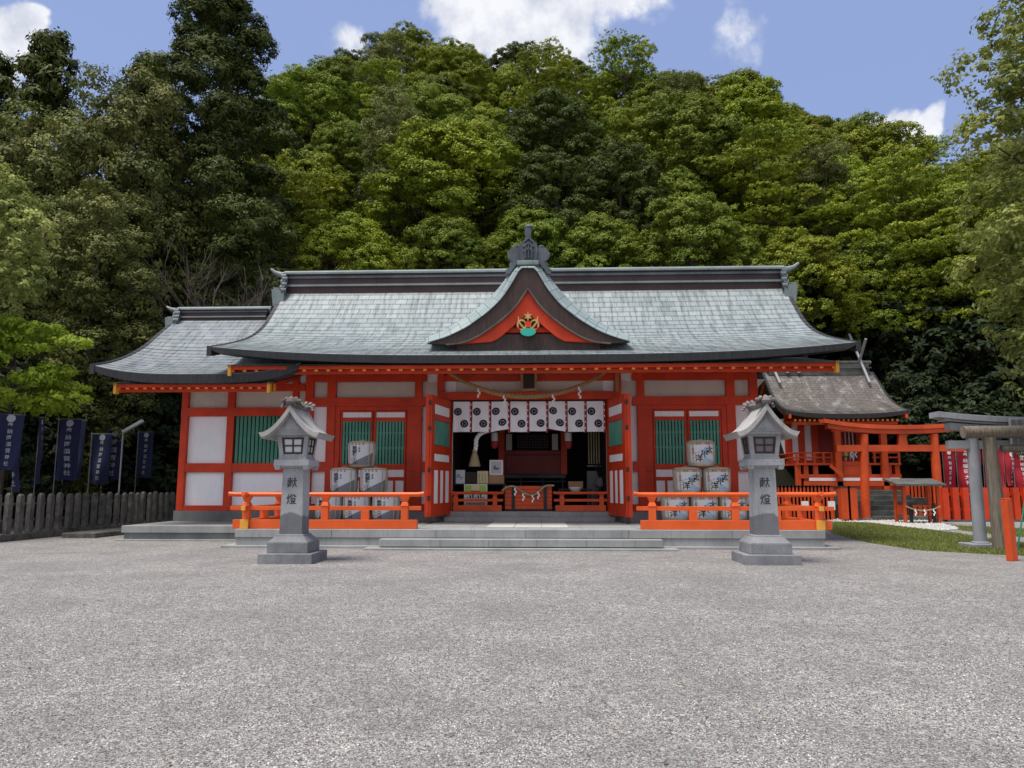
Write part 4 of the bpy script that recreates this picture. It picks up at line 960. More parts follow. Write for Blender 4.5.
def ex_fr(m, a, b, y, z0_, z1_):
    w__ = b-a; h__ = z1_-z0_; m.box(a+.12*w__, b-.12*w__, y-.004, y-.002, z0_+.1*h__, z1_-.1*h__, 1); m.box(a+.3*w__, b-.3*w__, y-.008, y-.005, z0_+.35*h__, z0_+.5*h__, 2); m.box(a+.3*w__, a+.48*w__, y-.008, y-.005, z0_+.5*h__, z0_+.62*h__, 2)
boxat('picture_frame', 489.5, 503, 460, 475, yt+.1, .05, ['paper', 'silverwrap', 'greyprint'], 'white framed picture standing on the low brown box', 'picture frame', ex_fr)
def ex_post(m, a, b, y, z0_, z1_):
    w__ = b-a; h__ = z1_-z0_; m.box(a+.03, b-.03, y-.004, y-.002, z1_-.30*h__, z1_-.03, 1); m.box(a+.32*w__, b-.32*w__, y-.006, y-.0045, z1_-.24*h__, z1_-.04, 2)
    m.box(a+.3*w__, b-.3*w__, y-.006, y-.0045, z1_-.30*h__, z1_-.26*h__, 3)
    m.box(a+.08, b-.06, y-.12, y-.002, z0_+.26*h__, z0_+.3*h__, 4)
    for k in range(7): m.box(a+.1+k*w__*.115, a+.1+k*w__*.115+.05, y-.006, y-.0045, z0_+.45*h__, z0_+(.5+.07*(k % 3))*h__, 5)
boxat('fortune_stand', 464, 487, 484.2, 510, YW+.45, .3, ['paper', 'leafgreenprint', 'cream', 'redink', 'cardboard', 'ink'], 'white fortune slip stand with green and yellow header behind the left doorway railing', 'stand', ex_post)
boxat('tray', 568.5, 583, 481.3, 488.8, yt+.1, .4, 'cardboard', 'brown wooden tray on the table right of the offering box', 'tray')
m = MB(); x, z = at(575.5, 490, yt-.02); m.lathe((x, yt-.08, z-.1), [(.05, 0), (.15, .05), (.22, .16), (.2, .2)], 14); o = m.build('paper_bowl', 'paper', smooth=True); rebase(o, (x, yt-.08, z-.1)); tag(o, 'white bowl hanging in front of the brown tray', 'bowl')
# bell rope
tb = at(474.5, 436, YW+.25)
br = thing('bell_rope', (tb[0], YW+.25, 2), 'pale hemp bell rope with a thick straw tassel hanging inside the entrance', 'bell rope')
pp = [at(*q, YW+.25) for q in ((491, 430), (484, 432), (479, 435), (476.5, 439), (476, 446), (475, 451))]
xs_, zs_, _ = spline([(-p_[0], p_[1]) for p_ in pp], 30)
twist_rope([(-x, YW+.25, z) for x, z in zip(xs_, zs_)], .075, 3, 7).build('rope', 'paper', br, smooth=True)
c_ = at(474, 466.5, YW+.25); t_ = at(475, 450, YW+.25); hh = t_[1]-c_[1]
MB().lathe((c_[0]+.02, YW+.25, c_[1]), [(.20, 0), (.19, .08), (.14, hh*.5), (.085, hh*.8), (.07, hh*.84), (.09, hh*.88), (.07, hh)], 18).build('tassel', 'straw', br, smooth=True)
# inner sanctuary front
ys = 29.4
ins = thing('inner_sanctuary', (XC, ys, SILL), 'dark red inner sanctuary front with lattice doors deep inside the hall', 'sanctuary')
def ibox(m, p0, p1, q0, q1, y, d, mi=0): m.box(at(p0, (q0+q1)/2, y)[0], at(p1, (q0+q1)/2, y)[0], y, y+d, at(528, q1, y)[1], at(528, q0, y)[1], mi)
m = MB(); ibox(m, 505, 563, 455, 474, ys, .1); ibox(m, 503, 565, 450.5, 454.6, ys-.08, .1); ibox(m, 505, 563, 425, 431, ys, .1); m.build('panel', 'darkred', ins)
for a, b in ((498.5, 504.5), (561, 567)):
    m = MB(); ibox(m, a, b, 425, 474, ys-.3, .18); m.build('post', 'red', ins)
m = MB(); ibox(m, 506, 512, 434, 450, ys, .06); ibox(m, 552, 558, 434, 450, ys, .06); m.build('plaster_panel', 'shadewhite', ins)
m = MB(); ibox(m, 517, 548, 432, 450, ys+.1, .05, 0)
for k in range(11): ibox(m, 517.5+k*3, 518.2+k*3, 435, 448, ys+.04, .03, 1)
for k in range(5): ibox(m, 517, 548, 436+k*2.8, 436.6+k*2.8, ys+.02, .02, 1)
m.build('lattice_door', ['dark', 'iron'], ins)
m = MB(); ibox(m, 500, 566, 474.5, 478, ys-.5, .9); m.build('offering_shelf', 'oldstone', ins)
m = MB()
for p_ in (503, 520, 542, 562): ibox(m, p_, p_+1.2, 478, 492, ys-.45, .06)
ibox(m, 500, 566, 481, 482, ys-.45, .05); m.build('shelf_leg', 'black', ins)
for p_, lb in ((494.5, 'hanging paper lantern with red lower band left of the inner sanctuary'), (568.5, 'hanging paper lantern with red lower band right of the inner sanctuary')):
    x, z = at(p_, 447, YW+1.8); o = thing('paper_lantern', (x, YW+1.8, z), lb, 'paper lantern', 'paper lanterns in the hall')
    MB().lathe((x, YW+1.8, z), [(.07, 0), (.12, .04), (.13, .3), (.13, .5), (.07, .56)], 14).build('shade', 'paper', o, smooth=True)
    MB().lathe((x, YW+1.8, z-.0), [(.07, -.06), (.135, .03), (.14, .2), (.13, .21)], 14).build('lower_band', 'redink', o, smooth=True)
    MB().tube([(x, YW+1.8, z+.56), (x, YW+1.8, wz(381))], .01, 6).build('cord', 'black', o)
bs = thing('bamboo_screen', (at(596, 450, 28.0)[0], 28, 1.5), 'screen of upright bamboo poles over a grey panel inside the right of the entrance', 'screen')
m = MB()
for k in range(7): x, z = at(589+k*2.6, 464, 28.0); m.tube([(x, 28, z), (x, 28, at(589, 420, 28)[1])], .028, 8)
m.build('bamboo_pole', 'straw', bs)
m = MB(); m.box(at(587, 480, 28)[0], at(606, 480, 28)[0], 28.0, 28.05, SILL, at(590, 471, 28)[1]); m.box(at(587, 465, 28)[0], at(606, 465, 28)[0], 27.97, 28.05, at(590, 466, 28)[1]-.03, at(590, 466, 28)[1]+.03); m.build('panel', 'greypane', bs)
x, z = at(600, 488, 27.3); vz = thing('flower_vase', (x, 27.3, z), 'dark leafy sprig in a round grey vase right of the entrance', 'vase')
MB().lathe((x, 27.3, SILL-.02), [(.05, 0), (.09, .3), (.05, .7), (.04, z-SILL)], 10).build('stand', 'black', vz)
MB().lathe((x, 27.3, z), [(.07, 0), (.17, .08), (.19, .18), (.1, .3), (.08, .36)], 14).build('vase_body', 'greypane', vz, smooth=True)
m = MB()
for k in range(7):
    a = k*.9; m.tube([(x, 27.3, z+.34), (x+.10*math.cos(a), 27.3+.1*math.sin(a), z+.6), (x+.2*math.cos(a), 27.3+.2*math.sin(a), z+.75+.06*(k % 3))], [.02, .035, .008], 5)
m.build('sprig', 'leafshade', vz)

# ------------------------------------------------------------------ sake barrels
BR, BH = .43, .81
def make_barrel(kind):
    b = thing('sake_barrel', (0, 0, 0), '', 'sake barrel')
    prof = [(.30, 0), (.36, .01), (.395, .06), (.42, .2), (BR, .55), (BR+.005, .70), (.415, .765), (.37, .80), (.2, BH), (.0, BH)]
    prof = [(max(r_, .001), z) for r_, z in prof]
    MB().lathe((0, 0, 0), prof, 28).build('barrel_body', 'mat_straw', b, smooth=True)
    def rad(z): return float(np.interp(z, [q[1] for q in prof[:8]], [q[0] for q in prof[:8]]))
    def fn(u, z, off=.008): a = u/BR; r_ = rad(z)+off; return (r_*math.sin(a), -r_*math.cos(a), z)
    def patch(m, u0, u1, z0, z1, off, mi, nu=16, cut=None):
        vs = []; nz = 8
        for j in range(nz+1):
            for i in range(nu+1):
                u = u0+(u1-u0)*i/nu; a, c = z0, z1
                if cut: c = cut(u)
                vs.append(fn(u, a+(c-a)*j/nz, off))
        m.add(vs, [(j*(nu+1)+i, j*(nu+1)+i+1, (j+1)*(nu+1)+i+1, (j+1)*(nu+1)+i) for j in range(nz) for i in range(nu)], mi)
    m = MB(); W_ = .50
    if kind == 'wave':
        patch(m, -W_, W_, .05, .73, .008, 0)
        patch(m, -W_, W_, .052, .6, .012, 1, 24, lambda u: .10+.34*max(0, (u+.20)/.7)**.9)
        for k, ch in enumerate('熊野三山'): m.text(ch, .165, lambda x, y, k=k: fn(x-.10, .57-k*.135+y, .02), 2)
        for k, ch in enumerate('清酒'): m.text(ch, .06, lambda x, y, k=k: fn(x+.05, .57-k*.08+y, .02), 2)
        for k, ch in enumerate('銘酒清酒'): m.text(ch, .062, lambda x, y, k=k: fn(x-.17+k*.11, .70+y, .02), 3)
        patch(m, -.33, -.22, .17, .27, .014, 3, 3); patch(m, -.32, -.23, .18, .26, .016, 0, 3)
        m.build('label_wrap', ['silverwrap', 'greyprint', 'ink', 'redink'], b)
    else:
        patch(m, -.42, .44, .12, .66, .008, 0)
        patch(m, -.30, .26, .42, .62, .012, 1, 20, lambda u: .47+.07*math.sin(u*13+1)+.05*math.sin(u*29))
        patch(m, -.05, .43, .13, .3, .012, 1, 20, lambda u: .22+.06*math.sin(u*16)+.03*math.sin(u*31))
        for ch, u, z in (('太', .19, .51), ('平', .03, .38), ('洋', -.14, .25)): m.text(ch, .25, lambda x, y, u=u, z=z: fn(x+u, z+y, .022), 2)
        for k, ch in enumerate('清酒'): m.text(ch, .09, lambda x, y, k=k: fn(x-.32, .52-k*.10+y, .02), 3)
        patch(m, -.36, -.29, .2, .27, .014, 3, 3); patch(m, -.355, -.295, .205, .265, .016, 0, 3)
        for k, ch in enumerate('新宮 清酒'):
            if ch != ' ': m.text(ch, .062, lambda x, y, k=k: fn(x-.17+k*.085, .70+y, .02), 3)
        m.build('label_wrap', ['whitewrap', 'blueink', 'ink', 'redink'], b)
    m = MB()
    for z, r_ in ((.035, .385), (.745, .435)): m.tube([((r_)*math.cos(a), r_*math.sin(a), z) for a in np.linspace(0, 2*math.pi, 29)], .014, 6, cap=False)
    for k in range(4):
        a = k*math.pi/2+math.pi/4+(.05); m.tube([((rad(min(.76, z))+.015)*math.cos(a), (rad(min(.76, z))+.015)*math.sin(a), z) for z in np.linspace(.03, .77, 8)], .013, 6)
    m.tube([(-.1, 0, BH-.01), (-.05, 0, BH+.03), (.05, 0, BH+.03), (.1, 0, BH-.01)], .022, 6)
    m.build('straw_rope', 'straw', b)
    return b
YB = 23.9
places = {'wave': [(362, 2, 0), (344.3, 1, 0), (374, 1, 1), (329.5, 0, 0), (357, 0, 1), (386.3, 0, 2)], 'blue': [(700.8, 2, 0), (687, 1, 0), (716.3, 1, 1), (675, 0, 0), (704, 0, 1), (732.5, 0, 2)]}
labs = {'wave': [['bottom left', 'bottom middle', 'bottom right'], ['middle row left', 'middle row right'], ['topmost']], 'blue': [['bottom left', 'bottom middle', 'bottom right'], ['middle row left', 'middle row right'], ['topmost']]}
for kind in ('wave', 'blue'):
    proto = make_barrel(kind)
    base = thing('pallet', (at(places[kind][4][0], 520, YB)[0], YB, PLAT), 'low dark pallet under the %s barrels' % ('grey wave' if kind == 'wave' else 'blue printed'), 'pallet')
    cxp = base.location.x
    m = MB()
    for dy in (-.3, 0, .3): m.box(cxp-1.3, cxp+1.3, YB+dy-.06, YB+dy+.06, PLAT+.007, PLAT+.07)
    m.build('runner', 'brownboard', base)
    for i, (px, row, idx) in enumerate(places[kind]):
        o = proto if i == 0 else copy_tree(proto)
        z = PLAT+.072+row*(BH+.022); yb_ = YB+(.04 if row == 1 else .02*row)
        x = at(px, 520-26*row-12, yb_)[0]; o.location = (x, yb_, z); o.rotation_euler = (0, 0, rnd.uniform(-.10, .10)+(-.05 if kind == 'wave' else .08))
        pos = labs[kind][row][idx]
        o['label'] = ('straw sake barrel with grey wave label, %s of the left pyramid' if kind == 'wave' else 'straw sake barrel with blue printed label, %s of the right pyramid') % pos
        o['group'] = 'sake barrels stacked on the left' if kind == 'wave' else 'sake barrels stacked on the right'

# ------------------------------------------------------------------ stone lanterns
def lantern(cx, cy, label, pane):
    o = thing('stone_lantern', (cx, cy, 0), label, 'stone lantern', 'stone lanterns flanking the approach'); c = (cx, cy)
    MB().box(cx-.58, cx+.58, cy-.58, cy+.58, -.02, .21).build('plinth', 'lanterndark', o, .015)
    m = MB(); m.box(cx-.44, cx+.44, cy-.44, cy+.44, .212, .43); m.frus(cx, cy, .43, .56, .44, .44, .31, .31); m.frus(cx, cy, .56, .60, .31, .31, .28, .28); m.build('base', 'lanterndark', o, .012)
    m = MB(); m.frus(cx, cy, .602, 2.0, .245, .245, .225, .225)
    for k, ch in enumerate('献燈'): m.text(ch, .23, lambda x, y, k=k: (cx+x-.01, cy-.232-.0*k-(1.6-(1.72-k*.36+y))*.0143+.0-.004, 1.70-k*.36+y), 1)
    m.build('pillar', ['lantern', 'engrave'], o)
    m = MB(); m.frus(cx, cy, 2.002, 2.05, .26, .26, .36, .36); m.box(cx-.385, cx+.385, cy-.385, cy+.385, 2.05, 2.19)
    for i in (-1, 1):
        for j in (-1, 1): m.frus(cx+i*.31, cy+j*.31, 1.97, 2.05, .05, .05, .07, .07)
    m.box(cx-.31, cx+.31, cy-.31, cy+.31, 2.19, 2.24)
    m.build('platform', 'lantern', o, .01)
    m = MB(); z0, z1 = 2.24, 2.72
    wa, wb = .29, .345
    def fr(t): return wa+(wb-wa)*t
    def q(u, t, off, face):     # u -1..1 across, t 0..1 up, off outward
        r_ = fr(t)+off; z = z0+(z1-z0)*t
        x, y = {0: (u*fr(t), -r_), 1: (r_, u*fr(t)), 2: (-u*fr(t), r_), 3: (-r_, -u*fr(t))}[face]; return (cx+x, cy+y, z)
    m.frus(cx, cy, z0, z1, wa-.04, wa-.04, wb-.04, wb-.04)
    for i in (-1, 1):
        for j in (-1, 1):
            m.add([(cx+i*(wa-a), cy+j*(wa-b), z0+.001) for a, b in ((0, 0), (.09, 0), (.09, .09), (0, .09))]+[(cx+i*(wb-a), cy+j*(wb-b), z1) for a, b in ((0, 0), (.09, 0), (.09, .09), (0, .09))], [(0, 1, 2, 3), (7, 6, 5, 4), (0, 4, 5, 1), (1, 5, 6, 2), (2, 6, 7, 3), (3, 7, 4, 0)])
    for a, b, t0, t1 in ((0, 0, 0, .14), (0, 0, .90, 1)):
        m.frus(cx, cy, z0+(z1-z0)*t0+.001, z0+(z1-z0)*t1, fr(t0)-.012, fr(t0)-.012, fr(t1)-.012, fr(t1)-.012)
    m.build('fire_box', 'lantern', o)
    for face in range(4):
        m = MB(); t0, t1 = .16, .88; uu = .68
        m.add([q(-uu, t0, -.028, face), q(uu, t0, -.028, face), q(uu, t1, -.028, face), q(-uu, t1, -.028, face)], [(0, 1, 2, 3)], 0)
        for (ua, ub, ta, tb_) in ((-uu, uu, t0, t0+.07), (-uu, uu, t1-.07, t1), (-uu, -uu+.1, t0+.07, t1-.07), (uu-.1, uu, t0+.07, t1-.07), (-.045, .045, t0+.07, t1-.07), (-uu+.1, -.045, .49, .55), (.045, uu-.1, .49, .55)):
            vs = [q(ua, ta, -.006, face), q(ub, ta, -.006, face), q(ub, tb_, -.006, face), q(ua, tb_, -.006, face), q(ua, ta, -.027, face), q(ub, ta, -.027, face), q(ub, tb_, -.027, face), q(ua, tb_, -.027, face)]
            m.add(vs, [(0, 1, 2, 3), (7, 6, 5, 4), (0, 4, 5, 1), (1, 5, 6, 2), (2, 6, 7, 3), (3, 7, 4, 0)], 1)
        m.build('window', [pane, 'iron' if pane == 'lampglass' else 'brownboard'], o)
    # gabled roof, concave slopes
    n = 14; t = np.linspace(0, 1, n)
    top = [(.66*s, 3.36-.62*(1-(1-s)**1.75)+.02*s**6) for s in t]; bot = [(.60*s, 3.22-.56*(1-(1-s)**1.7)) for s in t]
    m = MB(); TL = [(cx-x, z) for x, z in top[::-1]]+[(cx+x, z) for x, z in top[1:]]; BL = [(cx-x, z) for x, z in bot[::-1]]+[(cx+x, z) for x, z in bot[1:]]
    m.band_y(TL, BL, cy-.62, cy+.62)
    m.band_y([(cx+(x-cx)*.985, z-.03) for x, z in TL], [(x, z-.03) for x, z in BL], cy-.58, cy+.58)
    m.build('roof', 'lanternroof', o, smooth=False)
    m = MB(); m.prism_y([(cx-.40, 2.78), (cx+.40, 2.78), (cx+.20, 2.98), (cx, 3.20), (cx-.20, 2.98)], cy-.44, cy+.44); m.prism_y([(cx-.42, 2.72), (cx+.42, 2.72), (cx+.42, 2.79), (cx-.42, 2.79)], cy-.42, cy+.42)
    m.prism_y([(cx-.2, 2.83), (cx+.2, 2.83), (cx, 3.06)], cy-.46, cy-.441)
    m.build('gable', 'lantern', o)
    m = MB(); m.tube([(cx, cy-.60, 3.38), (cx, cy-.3, 3.36), (cx, cy+.3, 3.36), (cx, cy+.60, 3.38)], .075, 10)
    for sy in (-1, 1):
        for k in range(5):
            a = k*.55-1.1; m.tube([(cx+.13*math.sin(a)-.03, cy+sy*(.60), 3.42+.05*math.cos(a)), (cx+.2*math.sin(a), cy+sy*.52, 3.40+.11*math.cos(a)), (cx+.17*math.sin(a), cy+sy*.40, 3.36+.10*math.cos(a))], [.03, .045, .03], 6)
        for k in range(9): m.lathe((cx+.22*math.sin(k*.35-1.4), cy+sy*(.47-.02*k), 3.30+.13*math.cos(k*.35-1.4)), [(.02, -.03), (.045, 0), (.02, .03)], 6)
        m.lathe((cx, cy+sy*.57, 3.36), [(.09, 0), (.11, .06), (.07, .13), (.03, .16)], 10)
    for k in range(14): m.lathe((cx+.07*(-1)**k, cy-.55+k*.085, 3.36), [(.03, 0), (.05, .035), (.02, .08)], 6)
    m.build('ridge_carving', 'mossy', o)
    return o
lx, ly = gd(283, 564)
lantern(-5.42, 16.65, 'grey granite lantern before the left railing with white paper panes', 'lampglass')
lantern(4.74, 16.78, 'grey granite lantern before the right railing with dull brown panes', 'greypane')

# ------------------------------------------------------------------ left stone fence, banners, lamp
fn_ = thing('stone_fence', (-16, 26, 0), 'dark weathered stone picket fence along the left edge of the court', 'fence')
MB().box(-16.35, -15.85, 14, 34.2, -.02, .20).build('kerb', 'fence', fn_, .02)
for z in (.55, 1.05): MB().box(-16.13, -16.09, 14, 34.2, z, z+.07).build('rail', 'fence', fn_)
r_ = random.Random(2); y = 14.2
while y < 34:
    m = MB(); h = 1.32+r_.uniform(-.03, .03); dx = r_.uniform(-.02, .02); wd = .10
    m.box(-16.0-.07+dx, -16+.07+dx, y-wd, y+wd, .2, h); m.frus(-16+dx, y, h, h+.08, .07, wd, .04, .05); m.build('post', 'fence', fn_, .015); y += .485+r_.uniform(-.01, .01)
# low stones between the fence and the platform
for i, (x, y, sx, sy, h) in enumerate(((-14.7, 25.2, .55, 1.3, .16), (-14.9, 28.2, .5, 1.5, .14))):
    o = MB().box(x-sx, x+sx, y-sy, y+sy, -.02, h).build('edging_stone', 'fence', None, .03); rebase(o, (x, y, 0)); tag(o, ('flat dark edging slab by the left fence, nearer one', 'flat dark edging slab by the left fence, farther one')[i], 'slab')

def banner(px, ytop, ybot, X, wdt, mt, label, words_, grp, cat='banner', ang=0.0, ink='bannerink', polem='bannerpole', Y=None, yp=None, crest_=True, lean=0):
    if Y is None:
        d = ray(px, 450); Y = X/(d.x/d.y)
    x, zt_ = at(px, ytop, Y); zb_ = at(px, ybot, Y)[1]
    o = thing('banner', (x, Y, 0), label, cat, grp); d = Vector((math.cos(ang), math.sin(ang), 0)); lk = lambda z: lean*(z/3)
    MB().tube([(x+lk(0), Y, 0), (x+lk(zt_), Y, zt_+.06)], .018, 6).build('pole', polem, o)
    m = MB(); m.tube([(x+lk(zt_)-d.x*.05, Y-d.y*.05, zt_), (x+lk(zt_)+d.x*(wdt+.05), Y+d.y*(wdt+.05), zt_)], .012, 6); m.build('crossbar', polem, o)
    rr = random.Random(int(px*7))
    ph = rr.uniform(0, 6)
    hN = zt_-zb_; nu, nv = 8, 16
    def f(u, v, off=0.0):
        z = zt_-v*hN; wv = (.09*math.sin(u*6+ph+v*2)+.05*math.sin(v*7+ph))*(.25+v)*wdt*1.3; sh = wdt*(1-.16*v*abs(math.sin(ph+1)))
        nrm = Vector((d.y, -d.x, 0)); q = Vector((x+lk(z), Y, z))+d*(.03+u*sh)+nrm*(wv+off)
        return tuple(q)
    m = MB(); m.add([f(i/nu, j/nv) for j in range(nv+1) for i in range(nu+1)], [(j*(nu+1)+i, (j+1)*(nu+1)+i, (j+1)*(nu+1)+i+1, j*(nu+1)+i+1) for j in range(nv) for i in range(nu)])
    nch = len(words_); s = min(wdt*.50, hN*.9/(nch+1)*.80)
    for side in (1, -1):
        for k, ch in enumerate(words_):
            v = (k+1.6 if crest_ else k+.7)*(.95/(nch+1.2)); m.text(ch, s, lambda a, b, v=v, side=side: f(.5+side*a/wdt, v-b/hN, .012*side), 1)
        if crest_:
            vs = [f(.5+.17*math.cos(t)*1.0, .07+.17*wdt/hN*math.sin(t), .012*side) for t in np.linspace(0, 2*math.pi, 12, endpoint=False)]; m.add(vs, [tuple(range(12))], 1)
    m.build('cloth', [mt, ink], o)
    return o
G1 = 'navy banners behind the left fence'
banner(-3, 414, 470, -17.6, .75, 'bluecloth', 'navy banner with white writing cut by the left edge of the picture', '奉納阿須賀神社', G1, ang=.5)
banner(18, 420, 492, -17.5, .55, 'bluecloth', 'narrow navy banner seen nearly edge on, nearest to the left picture edge', '奉納阿須賀神社', G1, ang=-.72)
banner(40, 418, 484, -17.4, .55, 'bluecloth', 'narrow navy banner seen edge on between two wider ones', '奉納阿須賀神社', G1, ang=-.68)
banner(59, 419, 480, -17.3, .75, 'bluecloth', 'widest navy banner with a round white crest above the fence', '奉納阿須賀神社', G1, ang=.1)
banner(67, 420, 478, -18.6, .70, 'bluecloth', 'navy banner overlapped by the widest one', '阿須賀神社', G1, ang=.2)
banner(92, 434, 484, -17.6, .75, 'bluecloth', 'shaded navy banner with large white writing left of the lamp pole', '奉納阿須賀神社', G1, ang=.1)
banner(105, 430, 480, -18.4, .75, 'bluecloth', 'shaded navy banner hanging directly beside the lamp pole', '阿須賀神社', G1, ang=.3)
banner(138.5, 432, 478, -17.3, .62, 'bluecloth', 'single navy banner nearest to the side hall', '奉納阿須賀神社', G1, ang=.1)
d = ray(123, 450); Yl = -17.0/(d.x/d.y); x, z = at(123, 432, Yl)
lp = thing('garden_lamp', (x, Yl, 0), 'thin pole lamp with a slanting grey tube head behind the left fence', 'lamp')
MB().tube([(x, Yl, 0), (x, Yl, z+.05)], .03, 8).build('pole', 'steel', lp)
x2, z2_ = at(144, 421, Yl); MB().beam((x, Yl, z), (x2, Yl-.1, z2_), .14, .12).build('lamp_head', 'steel', lp)

# ------------------------------------------------------------------ small shrine at right
YS = 40.0
ss = thing('small_shrine', (at(840, 480, YS)[0], YS+2, 0), 'small raised red shrine with a brown bark roof at the right', 'small shrine')
def sx(px, y=YS, py=450): return at(px, py, y)[0]
def sz(py, y=YS, px=840): return at(px, py, y)[1]
zf = sz(463.5)      # veranda floor
MB().box(sx(786), sx(903), YS-1.2, YS+5, 0, sz(490, YS-1.2)).build('stone_base', 'oldstone', ss, .03)
for k in range(5):
    zz = sz(490, YS-1.2)*(5-k)/6; MB().box(sx(838), sx(893), YS-1.6-.38*k, YS-1.21-.38*k+.0, 0, zz).build('stair_step', 'oldstone', ss, .02)
MB().box(sx(893), sx(903), YS-2.2, YS-1.21, 0, sz(497)).build('stair_cheek', 'oldstone', ss, .03)
# podium
gz = sz(490, YS-1.2)
m = MB(); m.box(sx(800), sx(893), YS-.9, YS+3.6, gz, gz+.25); m.box(sx(796), sx(897), YS-1.0, YS-.9, sz(486), sz(481.5)); m.build('ground_sill', 'torii', ss)
MB().box(sx(802), sx(890), YS-.88, YS-.8, sz(481), sz(478)).build('white_band', 'white', ss)
for px in (793, 800.5, 810, 862, 882, 890): MB().box(sx(px)-.12, sx(px)+.12, YS-.7, YS-.46, gz, zf).build('post', 'torii', ss, .01)
MB().box(sx(794), sx(893), YS-.75, YS-.45, sz(478.5), sz(474.5)).build('beam', 'torii', ss)
MB().box(sx(836), sx(862), YS-.78, YS-.68, sz(475), sz(462)).build('board', 'torii', ss)
MB().box(sx(791), sx(893), YS-.8, YS+3.6, zf-.10, zf).build('veranda_floor', 'torii', ss)
# veranda rails
m = MB()
for z in (zf+.28, zf+.52): m.tube([(sx(791), YS-.7, z), (sx(828), YS-.7, z)], .04, 8); m.tube([(sx(866), YS-.7, z), (sx(893), YS-.7, z)], .04, 8); m.tube([(sx(791), YS-.7, z), (sx(791), YS+3.5, z)], .04, 8)
for px in (792, 800, 809, 818, 826, 868, 880, 892): m.box(sx(px)-.05, sx(px)+.05, YS-.75, YS-.65, zf, zf+.56)
m.build('veranda_rail', 'torii', ss)
MB().beam((sx(822), YS-1.0, zf-.12), (sx(832), YS-1.25, sz(476)), .08, .16).build('stair_stringer', 'torii', ss)
# body
zt_ = sz(415); yb_ = YS+.9
MB().box(sx(797), sx(868), yb_, YS+3.4, zf, zt_).build('wall', 'white', ss)
for px in (794.5, 807.5, 821, 846, 866): MB().box(sx(px)-.16, sx(px)+.16, yb_-.12, yb_+.12, zf, zt_+.1).build('post', 'red', ss, .01)
m = MB(); m.box(sx(792), sx(870), yb_-.08, yb_+.05, zf, zf+.2); m.box(sx(792), sx(870), yb_-.08, yb_+.05, zt_-.22, zt_); m.build('beam', 'red', ss)
MB().box(sx(824), sx(866), yb_-.06, yb_-.01, zf+.2, zt_-.22).build('door', 'darkred', ss)
m = MB()
for k in range(5): m.box(sx(848+k*3.8), sx(848.8+k*3.8), yb_-.10, yb_-.065, zf+.2, zt_-.4)
m.build('door_lattice', 'white', ss)
# porch posts and curved bargeboard
for px in (831, 876): MB().box(sx(px)-.15, sx(px)+.15, YS-1.0, YS-.72, gz, sz(428)).build('porch_post', 'torii', ss, .01)
m = MB(); m.box(sx(826), sx(900), YS-.98, YS-.75, sz(433), sz(427)); m.build('porch_beam', 'red', ss)
# roof: concave, wide eave in front
yr_ = YS+2.2
SP = [(YS-1.6, sz(414, YS-1.6)), (YS-.9, sz(410.5, YS-.9)), (YS, sz(404, YS)), (YS+.8, sz(394, YS+.8)), (YS+1.5, sz(382.5, YS+1.5)), (YS+2.2, sz(372, YS+2.2))]
sx0, sx1 = at(786, 412, YS-1.6)[0], at(909, 412, YS-1.6)[0]
rf = MB(); V1 = None
for sgn in (1, -1):
    V_, f_, U_, _q = roof_half(SP, sx0, sx1, .18, .16, sgn, yr=yr_, nx=24, p4=2.5)
    rf.add(V_, f_, 0, U_)
    if sgn == 1: V1 = V_
    else: V2 = V_
sr = rf.build('roof', 'roofbrown', ss)
eb = MB(); eb.add(*eave_board(V1, 24, .22, .3)); eb.add(*eave_board(V2, 24, .22, .3, -1)); eb.build('eave_board', 'fascia', sr)
nrow = len(V1)//25; vg = MB()
for side, o in ((0, -1), (24, 1)):
    for VV in (V1, V2):
        vg = MB(); pts = [Vector(VV[j*25+side]) for j in range(1, nrow)]; k = len(pts)
        for (d0, d1, mi, x_) in ((.0, -.22, 0, .02), (-.22, -.42, 1, -.1)):
            vs = [(p.x+o*x_, p.y, p.z+d0) for p in pts]+[(p.x+o*x_, p.y, p.z+d1) for p in pts]+[(p.x+o*(x_-.12), p.y, p.z+d1) for p in pts]+[(p.x+o*(x_-.12), p.y, p.z+d0) for p in pts]
            vg.add(vs, [(a*k+i, ((a+1) % 4)*k+i, ((a+1) % 4)*k+i+1, a*k+i+1) for a in range(4) for i in range(k-1)]+[(0, k, 2*k, 3*k)], mi)
        vg.build('bargeboard', ['fascia', 'torii'], sr)
m = MB(); zr = SP[-1][1]; m.box(sx0+.3, sx1-.3, yr_-.28, yr_+.28, zr-.2, zr+.15); m.box(sx0+.2, sx1-.2, yr_-.34, yr_+.34, zr+.15, zr+.22); m.box(sx0+.3, sx1-.3, yr_-.24, yr_+.24, zr+.22, zr+.42); m.tube([(sx0+.1, yr_, zr+.5), (sx1-.1, yr_, zr+.5)], .13, 8)
m.build('ridge', 'oldstone', sr)
for x, t, hh_ in ((sx0+.55, .5, .0), (sx1-.75, 1.0, 1.6)):       # crossed finials over the ridge ends
    m = MB(); m.beam((x+.05, yr_-1.15, zr-.75), (x+.05, yr_+.5+hh_*.4, zr+.75+hh_), .12, .08); m.beam((x+.0, yr_+1.15, zr-.75), (x-.0, yr_-.5-hh_*.4, zr+.75+hh_*.55), .12, .08); m.build('crossed_finial', 'steel', sr)
for px in (803, 815): m = MB(); m.tube([(sx(px), yr_-.36, zr-.1), (sx(px), yr_-.36, zr+.25)], .1, 8); m.build('ridge_weight', 'steel', sr)
m = MB(); n = 22
